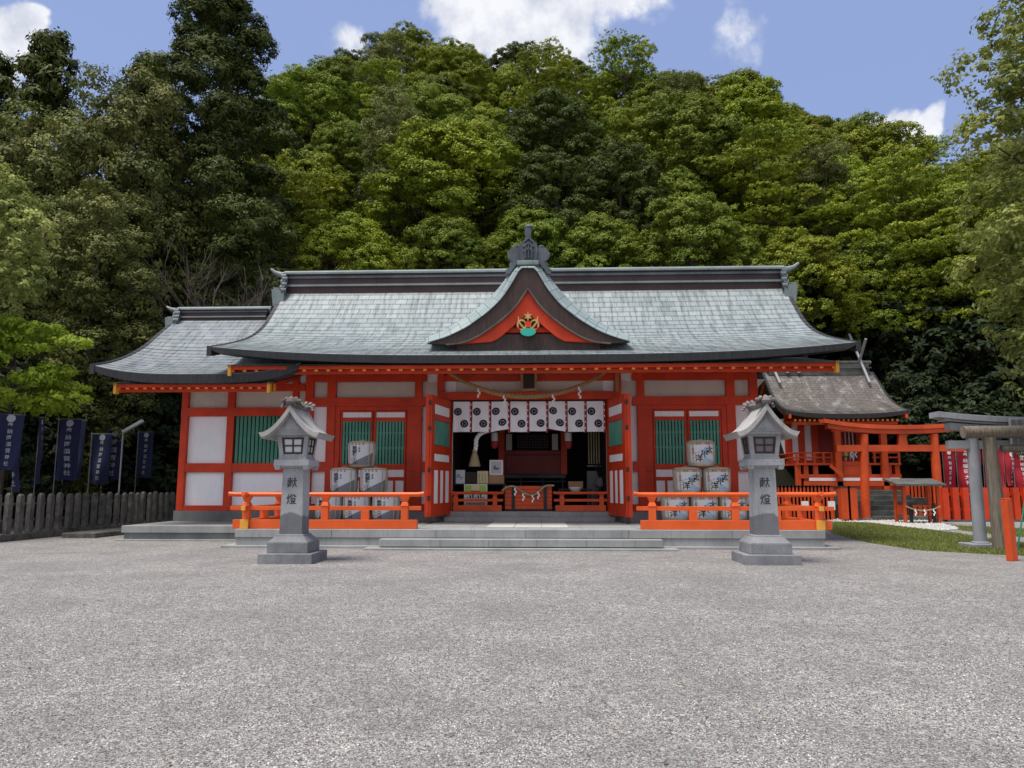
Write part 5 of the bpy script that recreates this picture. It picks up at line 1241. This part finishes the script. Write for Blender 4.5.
for k in range(n): x = sx0+.5+(sx1-sx0-1)*k/(n-1); m.box(x-.05, x+.05, YS-1.4, YS+.9, SP[0][1]-.34, SP[0][1]-.24, 0); m.box(x-.05, x+.05, YS-1.412, YS-1.402, SP[0][1]-.34, SP[0][1]-.24, 1)
m.box(sx0+.4, sx1-.4, YS-1.2, YS-1.05, SP[0][1]-.5, SP[0][1]-.345, 0)
m.build('rafters', ['torii', 'yellow'], ss)
for (px, py, w1, h1, mt, lb) in ((843, 458, .35, .7, 'gold', 'small gold altar ornament on the small shrine veranda'), (851, 458, .45, .7, 'paper', 'white folded paper wand on the small shrine veranda')):
    x = sx(px); m = MB()
    if mt == 'gold': m.lathe((x, YS-.2, zf), [(.12, 0), (.14, .04), (.05, .1), (.05, .3), (.17, .36), (.19, .6), (.05, .72)], 10)
    else:
        m = shide(x-.1, YS-.22, zf+.75, 1.1, 4); q = shide(x+.12, YS-.24, zf+.72, 1.0, 4); m.add(q.v, q.f); m.tube([(x, YS-.2, zf), (x, YS-.2, zf+.8)], .02, 6)
    o = m.build('altar_ornament' if mt == 'gold' else 'paper_wand', mt); rebase(o, (x, YS-.2, zf)); tag(o, lb, 'ornament')

# red fence in front of the small shrine
def picket(name, p0, p1, n, h, label, w_=.17, top='fascia', mt='torii', cap=True):
    o = thing(name, ((p0[0]+p1[0])/2, (p0[1]+p1[1])/2, 0), label, 'fence'); A = Vector((*p0, 0)); B = Vector((*p1, 0)); d = (B-A).normalized()
    for z in (h*.35, h*.8): MB().beam(A+Vector((0, .1, z)), B+Vector((0, .1, z)), .05, .12).build('rail', mt, o)
    MB().beam(A+Vector((0, 0, .04)), B+Vector((0, 0, .04)), .3, .12).build('kerb', 'oldstone', o)
    for k in range(n):
        p = A+(B-A)*(k/(n-1)); m = MB(); m.box(p.x-w_/2, p.x+w_/2, p.y-w_/2, p.y+w_/2, .1, h, 0)
        if cap: m.box(p.x-w_/2-.015, p.x+w_/2+.015, p.y-w_/2-.015, p.y+w_/2+.015, h, h+.07, 1)
        m.build('picket', [mt, top], o)
    return o
yf = 36.6
picket('picket_fence', (at(845, 515, yf)[0], yf), (at(852, 515, yf)[0], yf), 2, at(845, 487.5, yf)[1], 'two broad red pickets left of the red torii', .42)
picket('picket_fence', (at(770, 515, yf)[0], yf+.4), (at(834, 515, yf)[0], yf+.4), 18, at(800, 487, yf)[1], 'red picket fence with black caps behind the right railing', .26)
picket('picket_fence', (at(946, 517, yf)[0], yf), (at(1050, 517, yf)[0], yf+.2), 11, at(960, 487.5, yf)[1], 'red picket fence to the right of the red torii', .27, cap=False, mt='red')
picket('picket_fence', (at(909, 515, yf+2.2)[0], yf+2.2), (at(938, 515, yf+2.2)[0], yf+2.2), 9, at(920, 486, yf+2)[1], 'short red picket fence behind the little offering hut', .24, cap=False)
# lamps / white posters on the fence
for px, lb in ((805, 'white paper notice on the fence behind the right railing, left one'), (831.5, 'white paper notice on the fence behind the right railing, right one')):
    x, z = at(px, 505.5, yf-.2); m = MB(); m.box(x-.16, x+.16, yf-.22, yf-.19, z-.2, z+.2); o = m.build('notice', 'paper'); rebase(o, (x, yf-.2, z-.2)); tag(o, lb, 'notice', 'paper notices on the red fence')

# torii
def torii_red():
    y = 36.9; o = thing('red_torii', (at(902, 520, y)[0], y, 0), 'vermilion wooden torii gate in front of the small shrine', 'torii gate')
    xa, xb = at(865, 480, y)[0], at(937, 480, y)[0]; zt_ = at(900, 434, y)[1]
    for x, lean in ((xa, .08), (xb, .0)):
        MB().tube([(x-lean, y, 0), (x+lean, y, zt_)], [.215, .19], 16).build('pillar', 'torii', o, smooth=True)
        MB().lathe((x-lean, y, 0), [(.29, 0), (.29, .12), (.24, .16)], 16).build('pillar_foot', 'oldstone', o)
    def arc(t, zc, zs): return zc+zs*abs(t)**2.4
    def bar(name, px0, px1, q0, q1, d, sag, mt='torii'):
        xa_, xb_ = at(px0, 440, y)[0], at(px1, 440, y)[0]; T = np.linspace(-1, 1, 21)
        a = [(xa_+(xb_-xa_)*(t+1)/2, at(900, q0, y)[1]+sag*abs(t)**2.4) for t in T]; b = [(x, z-(at(900, q0, y)[1]-at(900, q1, y)[1])) for x, z in a]
        MB().band_y(a, b, y-d, y+d).build(name, mt, o)
    bar('top_lintel', 823, 981, 425.5, 429.5, .30, .32); bar('second_lintel', 827, 977, 429.6, 434, .2, .28); bar('tie_beam', 836, 966, 445, 451.5, .12, 0)
    x = at(902, 440, y)[0]; MB().frus(x, y, at(900, 445, y)[1], at(900, 434, y)[1], .22, .1, .16, .1).build('centre_strut', 'torii', o)
torii_red()
YT = 21.1
o = thing('stone_torii', (at(1045, 548, YT)[0], YT, 0), 'pale grey granite torii gate at the right edge of the court', 'torii gate')
for px in (977, 1113):
    x = at(px, 500, YT)[0]
    MB().tube([(x, YT, .1), (x, YT, at(1000, 437.5, YT)[1])], [.165, .15], 18).build('pillar', 'toriistone', o, smooth=True)
    m = MB(); m.box(x-.40, x+.40, YT-.38, YT+.38, -.02, .12); m.lathe((x, YT, .12), [(.22, 0), (.2, .05)], 16); m.build('pillar_foot', 'toriistone', o, .02)
T = np.linspace(-1, 1, 31); xa_, xb_ = at(934, 420, YT)[0], at(1156, 420, YT)[0]
def sbar(name, xa_, xb_, q0, q1, d, sag, mt, flat=1.0):
    a = [(xa_+(xb_-xa_)*(t+1)/2, at(1045, q0, YT)[1]+sag*abs(t)**2.2) for t in T]; hh = at(1045, q0, YT)[1]-at(1045, q1, YT)[1]
    MB().band_y(a, [(x, z-hh) for x, z in a], YT-d, YT+d).build(name, mt, o, .01)
sbar('top_lintel', xa_, xb_, 418, 423.8, .26, .17, 'toriistone'); sbar('middle_lintel', xa_+.2, xb_-.2, 424.1, 426.2, .2, .15, 'toriistone'); sbar('second_lintel', xa_+.33, xb_-.33, 426.4, 433.5, .15, .10, 'toriistone')
MB().box(at(947, 443, YT)[0], at(1143, 443, YT)[0], YT-.1, YT+.1, at(1045, 449, YT)[1], at(1045, 440.5, YT)[1]).build('tie_beam', 'toriistone', o, .01)
x0, z0_ = at(1011, 444.5, YT-.35); x1, z1_ = at(1062, 418, YT-.35); m = MB(); m.box(x0, x1, YT-.4, YT-.32, z0_, z1_); m.build('plaque', 'toriistone', o, .01)
m = MB(); 
for k in range(8): m.box(x0+.02+k*.17, x0+.12+k*.17, YT-.42, YT-.405, z0_+.04, z1_-.05)
m.build('plaque_pattern', 'greypane', o)

YL = 20.4
o = thing('log_torii', (at(1050, 551, YL)[0], YL, 0), 'rustic torii of bare logs standing just before the granite torii', 'torii gate')
for px in (996, 1104):
    x = at(px, 500, YL)[0]; zt_ = at(1000, 437, YL)[1]
    MB().tube([(x+.02, YL, 0), (x+.01, YL, zt_*.35), (x-.02, YL, zt_*.7), (x-.04, YL, zt_)], [.19, .175, .165, .155], 14).build('pillar', 'log', o, smooth=True)
MB().tube([(at(963, 432, YL)[0], YL, at(963, 432.3, YL)[1]), (at(1050, 432, YL)[0], YL, at(1050, 431.5, YL)[1]), (at(1137, 432, YL)[0], YL, at(1137, 432, YL)[1])], [.16, .17, .16], 14).build('top_log', 'log', o, smooth=True)
MB().tube([(at(1002, 450, YL)[0], YL+.02, at(1003, 448.5, YL)[1]), (at(1102, 450, YL)[0], YL+.02, at(1102, 448.5, YL)[1])], .09, 12).build('tie_log', 'log', o, smooth=True)

m = MB(); x, y = gd(1010.5, 561)
m.beam((x+.04, y, 0), (x+.03, y+.02, at(1007, 500, y)[1]), .185, .15); m.beam((x+.03, y+.02, at(1007, 500, y)[1]), (x+.03, y+.02, at(1007, 500, y)[1]+.04), .165, .13)
o = m.build('red_stake', 'torii', None, .01); rebase(o, (x, y, 0)); tag(o, 'stout red wooden stake leaning at the right edge of the gravel', 'stake')
m = MB(); x, y = gd(1016, 560); x2, z2_ = at(1026, 492, y); m.tube([(x, y, 0), (x2, y, z2_)], .018, 8); o = m.build('green_pole', 'greenpole'); rebase(o, (x, y, 0)); tag(o, 'thin green garden pole leaning beside the red stake', 'pole')
# offering hut
yh = 34.5; x0, x1 = at(897, 500, yh)[0], at(936, 500, yh)[0]
o = thing('offering_hut', ((x0+x1)/2, yh, 0), 'little red offering stand with a slanting grey roof beside the red torii', 'offering stand')
zh = at(915, 486, yh)[1]
m = MB(); m.add([(x0-.25, yh-.7, zh), (x1+.15, yh-.7, zh-.0), (x1+.2, yh+.7, zh+.26), (x0-.25, yh+.7, zh+.26), (x0-.25, yh-.7, zh+.08), (x1+.15, yh-.7, zh+.08), (x1+.2, yh+.7, zh+.34), (x0-.25, yh+.7, zh+.34)], [(3, 2, 1, 0), (4, 5, 6, 7), (0, 1, 5, 4), (1, 2, 6, 5), (2, 3, 7, 6), (3, 0, 4, 7)]); m.build('roof', 'oldstone', o)
for x in (x0+.12, x1-.12):
    for yy_ in (yh-.4, yh+.4): MB().box(x-.06, x+.06, yy_-.06, yy_+.06, 0, zh+.05).build('post', 'torii', o)
MB().box(x0+.1, x1-.1, yh-.42, yh+.3, at(915, 515, yh)[1], at(915, 505, yh)[1]).build('box_body', 'torii', o, .01)
m = MB()
for k in range(7): m.box(x0+.2+k*.22, x0+.24+k*.22, yh-.45, yh-.425, at(915, 514, yh)[1], at(915, 506, yh)[1])
for x in (x0+.35, x1-.35): m.box(x-.07, x+.07, yh-.5, yh-.44, .05, at(915, 503, yh)[1])
m.build('strap', 'black', o)
xr = np.linspace(x0+.1, x1-.1, 20); twist_rope([(x, yh-.55, at(915, 504.5, yh)[1]-.25*(1-((x-(x0+x1)/2)/((x1-x0)/2))**2)) for x in xr], .03, 3, 6).build('rope', 'straw', o)
for k in (5, 10, 15): shide(xr[k], yh-.6, at(915, 509, yh)[1], .8, 3).build('paper_streamer', 'paper', o)

G2 = 'red banners behind the right fence'
for px, yt_, yb2, wd, lab in ((955, 446, 488, .95, 'red banner with white writing left of the granite torii pillar'), (962, 448, 490, .9, 'red banner half hidden behind the granite torii pillar'), (981, 449, 490, 1.0, 'red banner slanting between the granite pillar and the log pillar'),
                              (1003, 452, 486, .8, 'red banner right of the log pillar'), (1012, 452, 488, .9, 'red banner with yellowish crest near the right picture edge'), (942, 450, 488, .6, 'dim red banner in the shade right of the red torii pillar')):
    banner(px, yt_, yb2, 0, wd, 'redcloth', lab, '奉納稲荷大神', G2, Y=37.6+(px % 3)*.4, ang=.1, lean=.06 if px == 981 else .0, crest_=True, ink='cloth')

# ------------------------------------------------------------------ trees
def leaf_cloud(centers, radii, flat, n_tuft, n_leaf, tuft_r, leaf, seed, up_bias=.35, droop=0.0, lw=.5):
    """centers (k,3) of lobes; tufts sit on each lobe, leaves in each tuft. returns V, F, tint"""
    r = np.random.RandomState(seed); C_ = np.repeat(centers, n_tuft, 0); Rr = np.repeat(radii, n_tuft)
    n = len(C_); d = r.normal(size=(n, 3)); d /= np.linalg.norm(d, axis=1)[:, None]; lowm = (d[:, 2] < -.15) & (r.rand(n) < .75); d[lowm, 2] *= -1
    rad = r.uniform(.84, 1.04, n)
    T = C_+d*(Rr*rad)[:, None]*np.array([1, 1, flat]); T[:, 2] -= droop*(np.abs(d[:, :2]).sum(1))*Rr
    T = np.repeat(T, n_leaf, 0); D = np.repeat(d, n_leaf, 0); n2 = len(T)
    e = r.normal(size=(n2, 3)); e /= np.linalg.norm(e, axis=1)[:, None]
    tr = np.repeat(r.uniform(.6, 1.3, n)*tuft_r, n_leaf)
    pos = T+e*(tr*r.uniform(.3, 1.0, n2))[:, None]*np.array([1, 1, .62])
    nm = e*.5+D*.8+np.array([0, 0, up_bias])+r.normal(size=(n2, 3))*.35; nm /= np.linalg.norm(nm, axis=1)[:, None]
    a = np.cross(nm, r.normal(size=(n2, 3))); a /= np.linalg.norm(a, axis=1)[:, None]; b = np.cross(nm, a)
    s = leaf*r.uniform(.6, 1.3, n2)
    A = a*s[:, None]; B = b*(s*lw)[:, None]
    V = np.stack([pos-A, pos-B*1.0+nm*s[:, None]*.12, pos+A, pos+B+nm*s[:, None]*.12], 1)
    F_ = np.arange(n2*4).reshape(-1, 4)
    tint = np.repeat(np.clip(np.repeat(r.normal(.45, .17, n)+np.repeat(r.normal(0, .17, len(centers)), n_tuft), n_leaf)+r.normal(0, .18, n2), 0, 1), 4)
    return V.reshape(-1, 3), F_, tint
def dome_lobes(k, R_, Hh, z0, seed, lr=(.24, .40), shape='dome'):
    r = np.random.RandomState(seed); pts = []; rad = []
    g = (1+5**.5)/2
    for i in range(k):
        if shape == 'dome':
            f = (i+.5)/k; zc = 1-1.25*f; a = 2*math.pi*i/g+r.normal()*.25; rr = math.sqrt(max(0, 1-max(zc, -.25)**2)) if zc > 0 else 1
            q = r.uniform(.62, .85); x = rr*q*R_*math.cos(a); y = rr*q*R_*math.sin(a); z = z0+Hh*(.30+.62*zc)*r.uniform(.92, 1.05)
            lrv = R_*r.uniform(*lr)
        elif shape == 'cone':
            f = (i+.5)/k; a = 2*math.pi*i/g+r.normal()*.3; z = z0+Hh*(1-f)**.9; wr = R_*(f**.62)*r.uniform(.35, 1.0); x = wr*math.cos(a); y = wr*math.sin(a); lrv = R_*r.uniform(.17, .30)*(.65+.5*f)
        elif shape == 'column':
            f = (i+.5)/k; a = 2*math.pi*i/g+r.normal()*.4; z = z0+Hh*(1-f); prof = math.sin(math.pi*min(1, .16+f*.9))**.7; wr = R_*prof*r.uniform(.3, .9); x = wr*math.cos(a); y = wr*math.sin(a); lrv = R_*r.uniform(.22, .36)
        elif shape == 'layer':
            f = (i+.5)/k; lay = int(f*7)/6.0; a = r.uniform(0, 6.28); z = z0+Hh*(1-lay)+r.normal()*.12; wr = R_*(.35+.65*math.sin(math.pi*(.15+.7*lay)))*r.uniform(.25, 1.0); x = wr*math.cos(a); y = wr*math.sin(a); lrv = R_*r.uniform(.20, .32); z -= .15*wr
        pts.append((x, y, z)); rad.append(lrv)
    return np.array(pts), np.array(rad)
def make_tree(kind, seed, R_, Ht, trunk_frac, mt, k=34, nt_=34, nl=13, tuft=.30, leaf=.17, flat=.75, shape='dome', lr=(.24, .40), bark='bark', tr=.22, core=True, lw=.5):
    z0 = Ht*trunk_frac; Hc = Ht-z0
    P_, Q_ = dome_lobes(k, R_, Hc, z0, seed, lr, shape)
    V, F_, t = leaf_cloud(P_, Q_, flat, nt_, nl, tuft, leaf, seed+50, lw=lw)
    me = mesh_np('crown', V, F_, [mt], t)
    m = MB(); r = random.Random(seed)
    sp = [(0, 0, -.4)]; rr_ = [tr*1.35]
    steps = 6
    for i in range(1, steps+1): f = i/steps; sp.append((r.uniform(-.12, .12)*R_*.3, r.uniform(-.12, .12)*R_*.3, (z0+Hc*.75)*f)); rr_.append(tr*(1.1-.95*f))
    m.tube(sp, rr_, 8)
    idx = list(range(len(P_))); r.shuffle(idx)
    for i in idx[:16]:
        q = P_[i]; zs_ = max(z0*.55, min(q[2]-.25*R_, z0+Hc*.6)); f = zs_/(z0+Hc*.75)
        b0 = Vector((0, 0, zs_)); b2 = Vector(q); b1 = (b0+b2)/2+Vector((0, 0, -.08*R_)); 
        m.tube([b0, b1, b2], [tr*.42, tr*.25, tr*.06], 5)
    mt2 = MB.build(m, 'trunk', bark)
    tm = mt2.data; bpy.data.objects.remove(mt2)
    return me, tm
def place(proto, name, x, y, z, s, rz, label, cat='tree', group=None, sz_=None):
    o = thing(name, (x, y, z), label, cat, group)
    for nm, me in zip(('crown', 'trunk'), proto):
        c = bpy.data.objects.new(nm, me); col.objects.link(c); c.parent = o
    o.scale = (s, s, sz_ or s); o.rotation_euler = (0, 0, rz); return o
PR = {}
PR['yel'] = [make_tree('a', 11+i, 3.9, 10.5, .32, 'leafyellow', k=54, nt_=60, nl=28, tuft=.24, leaf=.062, lr=(.17, .29), lw=.6) for i in range(3)]
PR['mid'] = [make_tree('a', 31+i, 3.9, 10.5, .30, 'leafmid', k=52, nt_=60, nl=28, tuft=.24, leaf=.064, lr=(.17, .29), lw=.6) for i in range(4)]
PR['dark'] = [make_tree('a', 51+i, 3.8, 11, .28, 'leafdark', k=48, nt_=56, nl=26, tuft=.24, leaf=.066, lr=(.17, .29), lw=.6) for i in range(2)]
PR['shade'] = [make_tree('a', 71+i, 3.4, 6.5, .06, 'leafshade', k=30, nt_=30, nl=12, tuft=.32, leaf=.16) for i in range(2)]
PR['layer'] = [make_tree('a', 81+i, 4.6, 14, .40, 'leafyellow', k=90, nt_=44, nl=22, tuft=.19, leaf=.07, flat=.32, shape='layer') for i in range(2)]
PR['brown'] = [make_tree('a', 91+i, 3.0, 14, .08, 'leafbrown', k=64, nt_=46, nl=22, tuft=.32, leaf=.075, flat=1.0, shape='column', lw=.5) for i in range(2)]
PR['conifer'] = [make_tree('a', 101, 5.2, 25, .24, 'leafconifer', k=74, nt_=60, nl=30, tuft=.34, leaf=.11, flat=.78, shape='cone', lw=.3, tr=.35)]
PR['conifer2'] = [make_tree('a', 103, 3.8, 18, .20, 'leafdark', k=44, nt_=38, nl=18, tuft=.38, leaf=.13, flat=.7, shape='cone', lw=.4, tr=.3)]
PR['silver'] = [make_tree('a', 111, 3.5, 13.5, .22, 'leafsilver', k=74, nt_=40, nl=20, tuft=.26, leaf=.075, flat=.95, shape='column', lw=.5, tr=.2)]
PR['maple'] = [make_tree('a', 121, 2.5, 12, .50, 'leafpale', k=40, nt_=40, nl=20, tuft=.22, leaf=.07, flat=.8, shape='dome', lw=.55, tr=.14), make_tree('a', 123, 2.6, 7, .64, 'leafmaple', k=46, nt_=34, nl=16, tuft=.18, leaf=.07, flat=.30, shape='layer', lw=.5, tr=.10)]

land = [(215, 'the side hall roof'), (300, 'the left main ridge end'), (352, 'the left lattice bay'), (405, 'the left door post'), (455, 'the left door leaf'), (505, 'the curtain'), (555, 'the gable ornament'), (610, 'the right door leaf'),
        (660, 'the right railing end'), (712, 'the right barrels'), (768, 'the right granite lantern'), (820, 'the right main eave end'), (868, 'the small shrine roof'), (915, 'the red torii'), (965, 'the granite torii'), (1040, 'the right picture edge')]
def landmark(px):
    return min(land, key=lambda q: abs(q[0]-px))[1]
def proj(p):
    v = Vector(p)-Vector((0, 0, H)); c = v.dot(fw); return 512+F*v.dot(rt)/c, 384-F*v.dot(up)/c
rnd = random.Random(21)
tiers = [(72.5, 'skyline tier', ('mid', 'yel', 'dark')), (67, 'second tier down', ('yel', 'mid', 'yel')), (61.5, 'third tier down', ('mid', 'yel', 'mid')), (56, 'fourth tier down', ('mid', 'yel', 'mid')), (50.5, 'fifth tier down', ('mid', 'dark', 'yel')), (45.5, 'lowest tier', ('mid', 'mid', 'yel'))]
kname = dict(yel='rounded yellow green', mid='rounded mid green', dark='rounded dark green', layer='layered yellow green', brown='dull olive')
used = {}
for ti, (Y, tn, kinds) in enumerate(tiers):
    xl = at(250 if ti < 4 else 235, 200, Y)[0]; xr_ = at(1060, 200, Y)[0]; step = 5.3; n = int((xr_-xl)/step)+1; offx = (ti % 2)*.5*step
    for i in range(n):
        x = xl+offx+i*step+rnd.uniform(-.8, .8); y = Y+rnd.uniform(-1.6, 1.6); s = rnd.choice((.8, .95, 1.05, 1.2, 1.45, 1.6)) if 0 < ti < 5 else rnd.uniform(.9, 1.2)
        px, py = proj((x, y, hz(x, y)+8)); 
        if px > 1045: continue
        kd = rnd.choice(kinds)
        if px > 640 and ti >= 2: kd = rnd.choice(('yel', 'yel', 'mid'))
        if 500 < px < 700 and ti >= 3: kd = rnd.choice(('mid', 'dark'))
        if 480 < px < 530 and ti == 5: continue
        q_ = rnd.random()
        if ti >= 1 and q_ < .09: kd = 'brown'
        elif ti >= 1 and q_ < .26: kd = 'layer'
        top = ti == 0
        if top: s = rnd.uniform(.85, 1.08)
        lm = landmark(px); key = (tn, lm, kname[kd]); used[key] = used.get(key, 0)+1
        extra = '' if used[key] == 1 else ', right one' if used[key] == 2 else ', third'
        if kd in ('brown', 'layer'): s = min(s, 1.1)*.85
        place(rnd.choice(PR[kd]), 'broadleaf_tree', x, y, hz(x, y)-.4, s, rnd.uniform(0, 6.28), '%s tree, %s, above %s%s' % (kname[kd], tn, lm, extra), group='broadleaf trees on the hillside', sz_=(s*.55+.45)*rnd.uniform(.95, 1.10))

# trees at the left, behind the fence
LT = [('conifer', 'conifer', 226, -14, 39, 'tallest dark conifer, its open top against the sky at upper left', 0),
      ('conifer2', 'conifer', 150, 62, 42, 'dark conifer shouldering up left of the tallest one', 2),
      ('conifer2', 'conifer', 50, 42, 37, 'dark pointed conifer against the sky near the left edge', 1),
      ('conifer2', 'conifer', -8, 58, 38, 'dark conifer cut by the upper left picture edge', 3),
      ('brown', 'broadleaf_tree', 122, 88, 35, 'tallest olive brown tree, in front of the dark conifers', 0),
      ('brown', 'broadleaf_tree', 160, 150, 37, 'olive brown tree just below the tallest olive brown one', 1.5),
      ('brown', 'broadleaf_tree', 62, 130, 34, 'shaded olive brown tree left of the tallest olive brown one', 2.6),
      ('brown', 'broadleaf_tree', 20, 165, 34, 'shaded olive brown tree behind the pale green tree at the left edge', 3.9),
      ('brown', 'broadleaf_tree', 195, 212, 39, 'lower olive brown tree whose top touches the side hall ridge', 4.4),
      ('brown', 'broadleaf_tree', 98, 205, 31.5, 'olive brown tree standing over the tip of the side hall eave', 5.1),
      ('silver', 'broadleaf_tree', -34, 150, 24, 'pale green tree at the left picture edge', 2.0)]
HT = dict(conifer=25, conifer2=18, brown=14, silver=13.5)
for kd, nm, px, py, Y, lab, rz in LT:
    x, zt_ = at(px, py, Y); z = hz(x, Y) if Y > 38 else 0
    pr = PR[kd][int(rz*3) % len(PR[kd])]
    if kd == 'silver': pr = PR['maple'][0]; place(pr, nm, x, Y, 0, (zt_)/12, rz, lab, group=None); continue
    s = (zt_-z)/HT[kd]; place(pr, nm, x, Y, z, min(s, 1.15) if kd != 'brown' else min(s, 1.2), rz, lab, group='conifers at the left' if 'conifer' in kd else 'olive brown trees at the left', sz_=s)
x, _z = at(22, 400, 25); place(PR['maple'][1], 'maple_tree', x-.4, 25, 0, 1.0, .6, 'low maple with bright layered leaves above the navy banners', sz_=1.03)
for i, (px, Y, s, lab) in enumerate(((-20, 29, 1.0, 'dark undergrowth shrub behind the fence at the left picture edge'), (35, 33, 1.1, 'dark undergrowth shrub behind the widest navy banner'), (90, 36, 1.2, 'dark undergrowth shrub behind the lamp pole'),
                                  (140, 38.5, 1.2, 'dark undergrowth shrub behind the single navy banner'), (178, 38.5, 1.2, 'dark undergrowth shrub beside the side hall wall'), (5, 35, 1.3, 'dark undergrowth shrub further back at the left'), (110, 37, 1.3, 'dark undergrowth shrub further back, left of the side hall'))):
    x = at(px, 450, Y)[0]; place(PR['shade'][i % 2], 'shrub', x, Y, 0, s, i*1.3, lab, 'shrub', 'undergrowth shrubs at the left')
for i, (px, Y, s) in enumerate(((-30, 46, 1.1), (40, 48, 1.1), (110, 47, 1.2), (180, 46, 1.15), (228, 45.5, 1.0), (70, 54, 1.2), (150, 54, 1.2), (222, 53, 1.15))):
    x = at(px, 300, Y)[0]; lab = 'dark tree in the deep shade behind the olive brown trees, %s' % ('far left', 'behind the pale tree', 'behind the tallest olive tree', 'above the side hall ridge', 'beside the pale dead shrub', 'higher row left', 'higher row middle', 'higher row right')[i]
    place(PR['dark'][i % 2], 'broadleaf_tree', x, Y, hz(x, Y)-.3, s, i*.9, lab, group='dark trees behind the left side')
# right side
for i, (px, py, Y, s, kd, lab) in enumerate(((905, 168, 47, 1.0, 'layer', 'layered yellow green tree above the small shrine roof'), (965, 205, 44.5, 1.0, 'layer', 'layered yellow green tree above the granite torii'), (838, 215, 50, .95, 'layer', 'layered yellow green tree just right of the main roof'),
                                       (1020, 235, 43.5, 1.0, 'layer', 'layered yellow green tree behind the grey green tree at right'), (905, 262, 47.5, .8, 'layer', 'lowest layered yellow green tree, hanging over the small shrine'))):
    x, zt_ = at(px, py, Y); z = min(hz(x, Y), zt_-14*s*.8); place(PR['layer'][i % 2], 'layered_tree', x, Y, max(z, -.5) if z < 0 else z, s, i*1.1, lab, group='layered trees at the right', sz_=(zt_-max(z, -.5))/14)
x, zt_ = at(1072, 18, 18); place(PR['silver'][0], 'broadleaf_tree', x, 18, 0, 1.0, .4, 'grey green tree rising at the right picture edge', sz_=zt_/13.5)
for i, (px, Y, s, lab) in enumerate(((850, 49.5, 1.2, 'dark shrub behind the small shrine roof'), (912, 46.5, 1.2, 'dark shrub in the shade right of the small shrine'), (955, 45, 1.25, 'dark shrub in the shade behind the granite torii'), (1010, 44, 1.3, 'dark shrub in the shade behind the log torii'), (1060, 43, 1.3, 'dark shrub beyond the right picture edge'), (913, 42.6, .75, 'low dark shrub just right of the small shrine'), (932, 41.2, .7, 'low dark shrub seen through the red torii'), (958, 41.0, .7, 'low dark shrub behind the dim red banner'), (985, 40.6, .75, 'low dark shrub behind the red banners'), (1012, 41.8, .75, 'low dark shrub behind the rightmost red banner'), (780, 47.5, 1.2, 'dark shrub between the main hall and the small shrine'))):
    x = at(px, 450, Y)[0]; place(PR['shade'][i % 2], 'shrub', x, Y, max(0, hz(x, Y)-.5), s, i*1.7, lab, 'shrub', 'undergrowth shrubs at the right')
# dead shrub
x, z = at(268, 262, 39); ds = MB(); r = random.Random(5)
z = hz(x, 39)
def twig(p, d, Ln, rad, dep):
    q = p+d*Ln; mid_ = (p+q)/2+Vector((r.uniform(-.1, .1), r.uniform(-.1, .1), 0))*Ln; ds.tube([p, mid_, q], [rad, rad*.8, rad*.6], 5)
    if dep:
        for k in range(3):
            dd = (d+Vector((r.uniform(-.75, .75), r.uniform(-.75, .75), r.uniform(-.1, .4)))).normalized(); twig(p+(q-p)*r.uniform(.5, 1), dd, Ln*.72, rad*.6, dep-1)
for a in (-.5, .1, .6): twig(Vector((x+a, 36.5, 0)), Vector((a*.25, 0, 1)).normalized(), 5.2, .10, 5)
o = ds.build('dead_tree', 'palebark'); rebase(o, (x, 36.5, 0)); tag(o, 'bare pale dead tree behind the left end of the main ridge', 'tree')
print('OBJ', len(bpy.data.objects))

# a few fallen leaves on the gravel
r = random.Random(12); m = MB()
for k in range(70):
    y = 1/r.uniform(1/19, 1/4.2); x = r.uniform(-1, 1)*y*.7; a = r.uniform(0, 6.28); q = r.uniform(.012, .028); c_, s_2 = math.cos(a)*q, math.sin(a)*q; z = .012
    m.add([(x-c_, y-s_2, z), (x+s_2*.45, y-c_*.45, z+.006), (x+c_, y+s_2, z+.002), (x-s_2*.45, y+c_*.45, z+.008)], [(0, 1, 2, 3)], k % 2)
m.v = [tuple(v) for v in m.v]
M['deadleaf'] = mat('dead_leaf', (.16, .07, .03), .8); M['deadleaf2'] = mat('dead_leaf_pale', (.20, .16, .06), .8)
tag(m.build('fallen_leaves', ['deadleaf', 'deadleaf2']), 'small dry leaves scattered over the gravel court', 'leaves', kind='stuff')
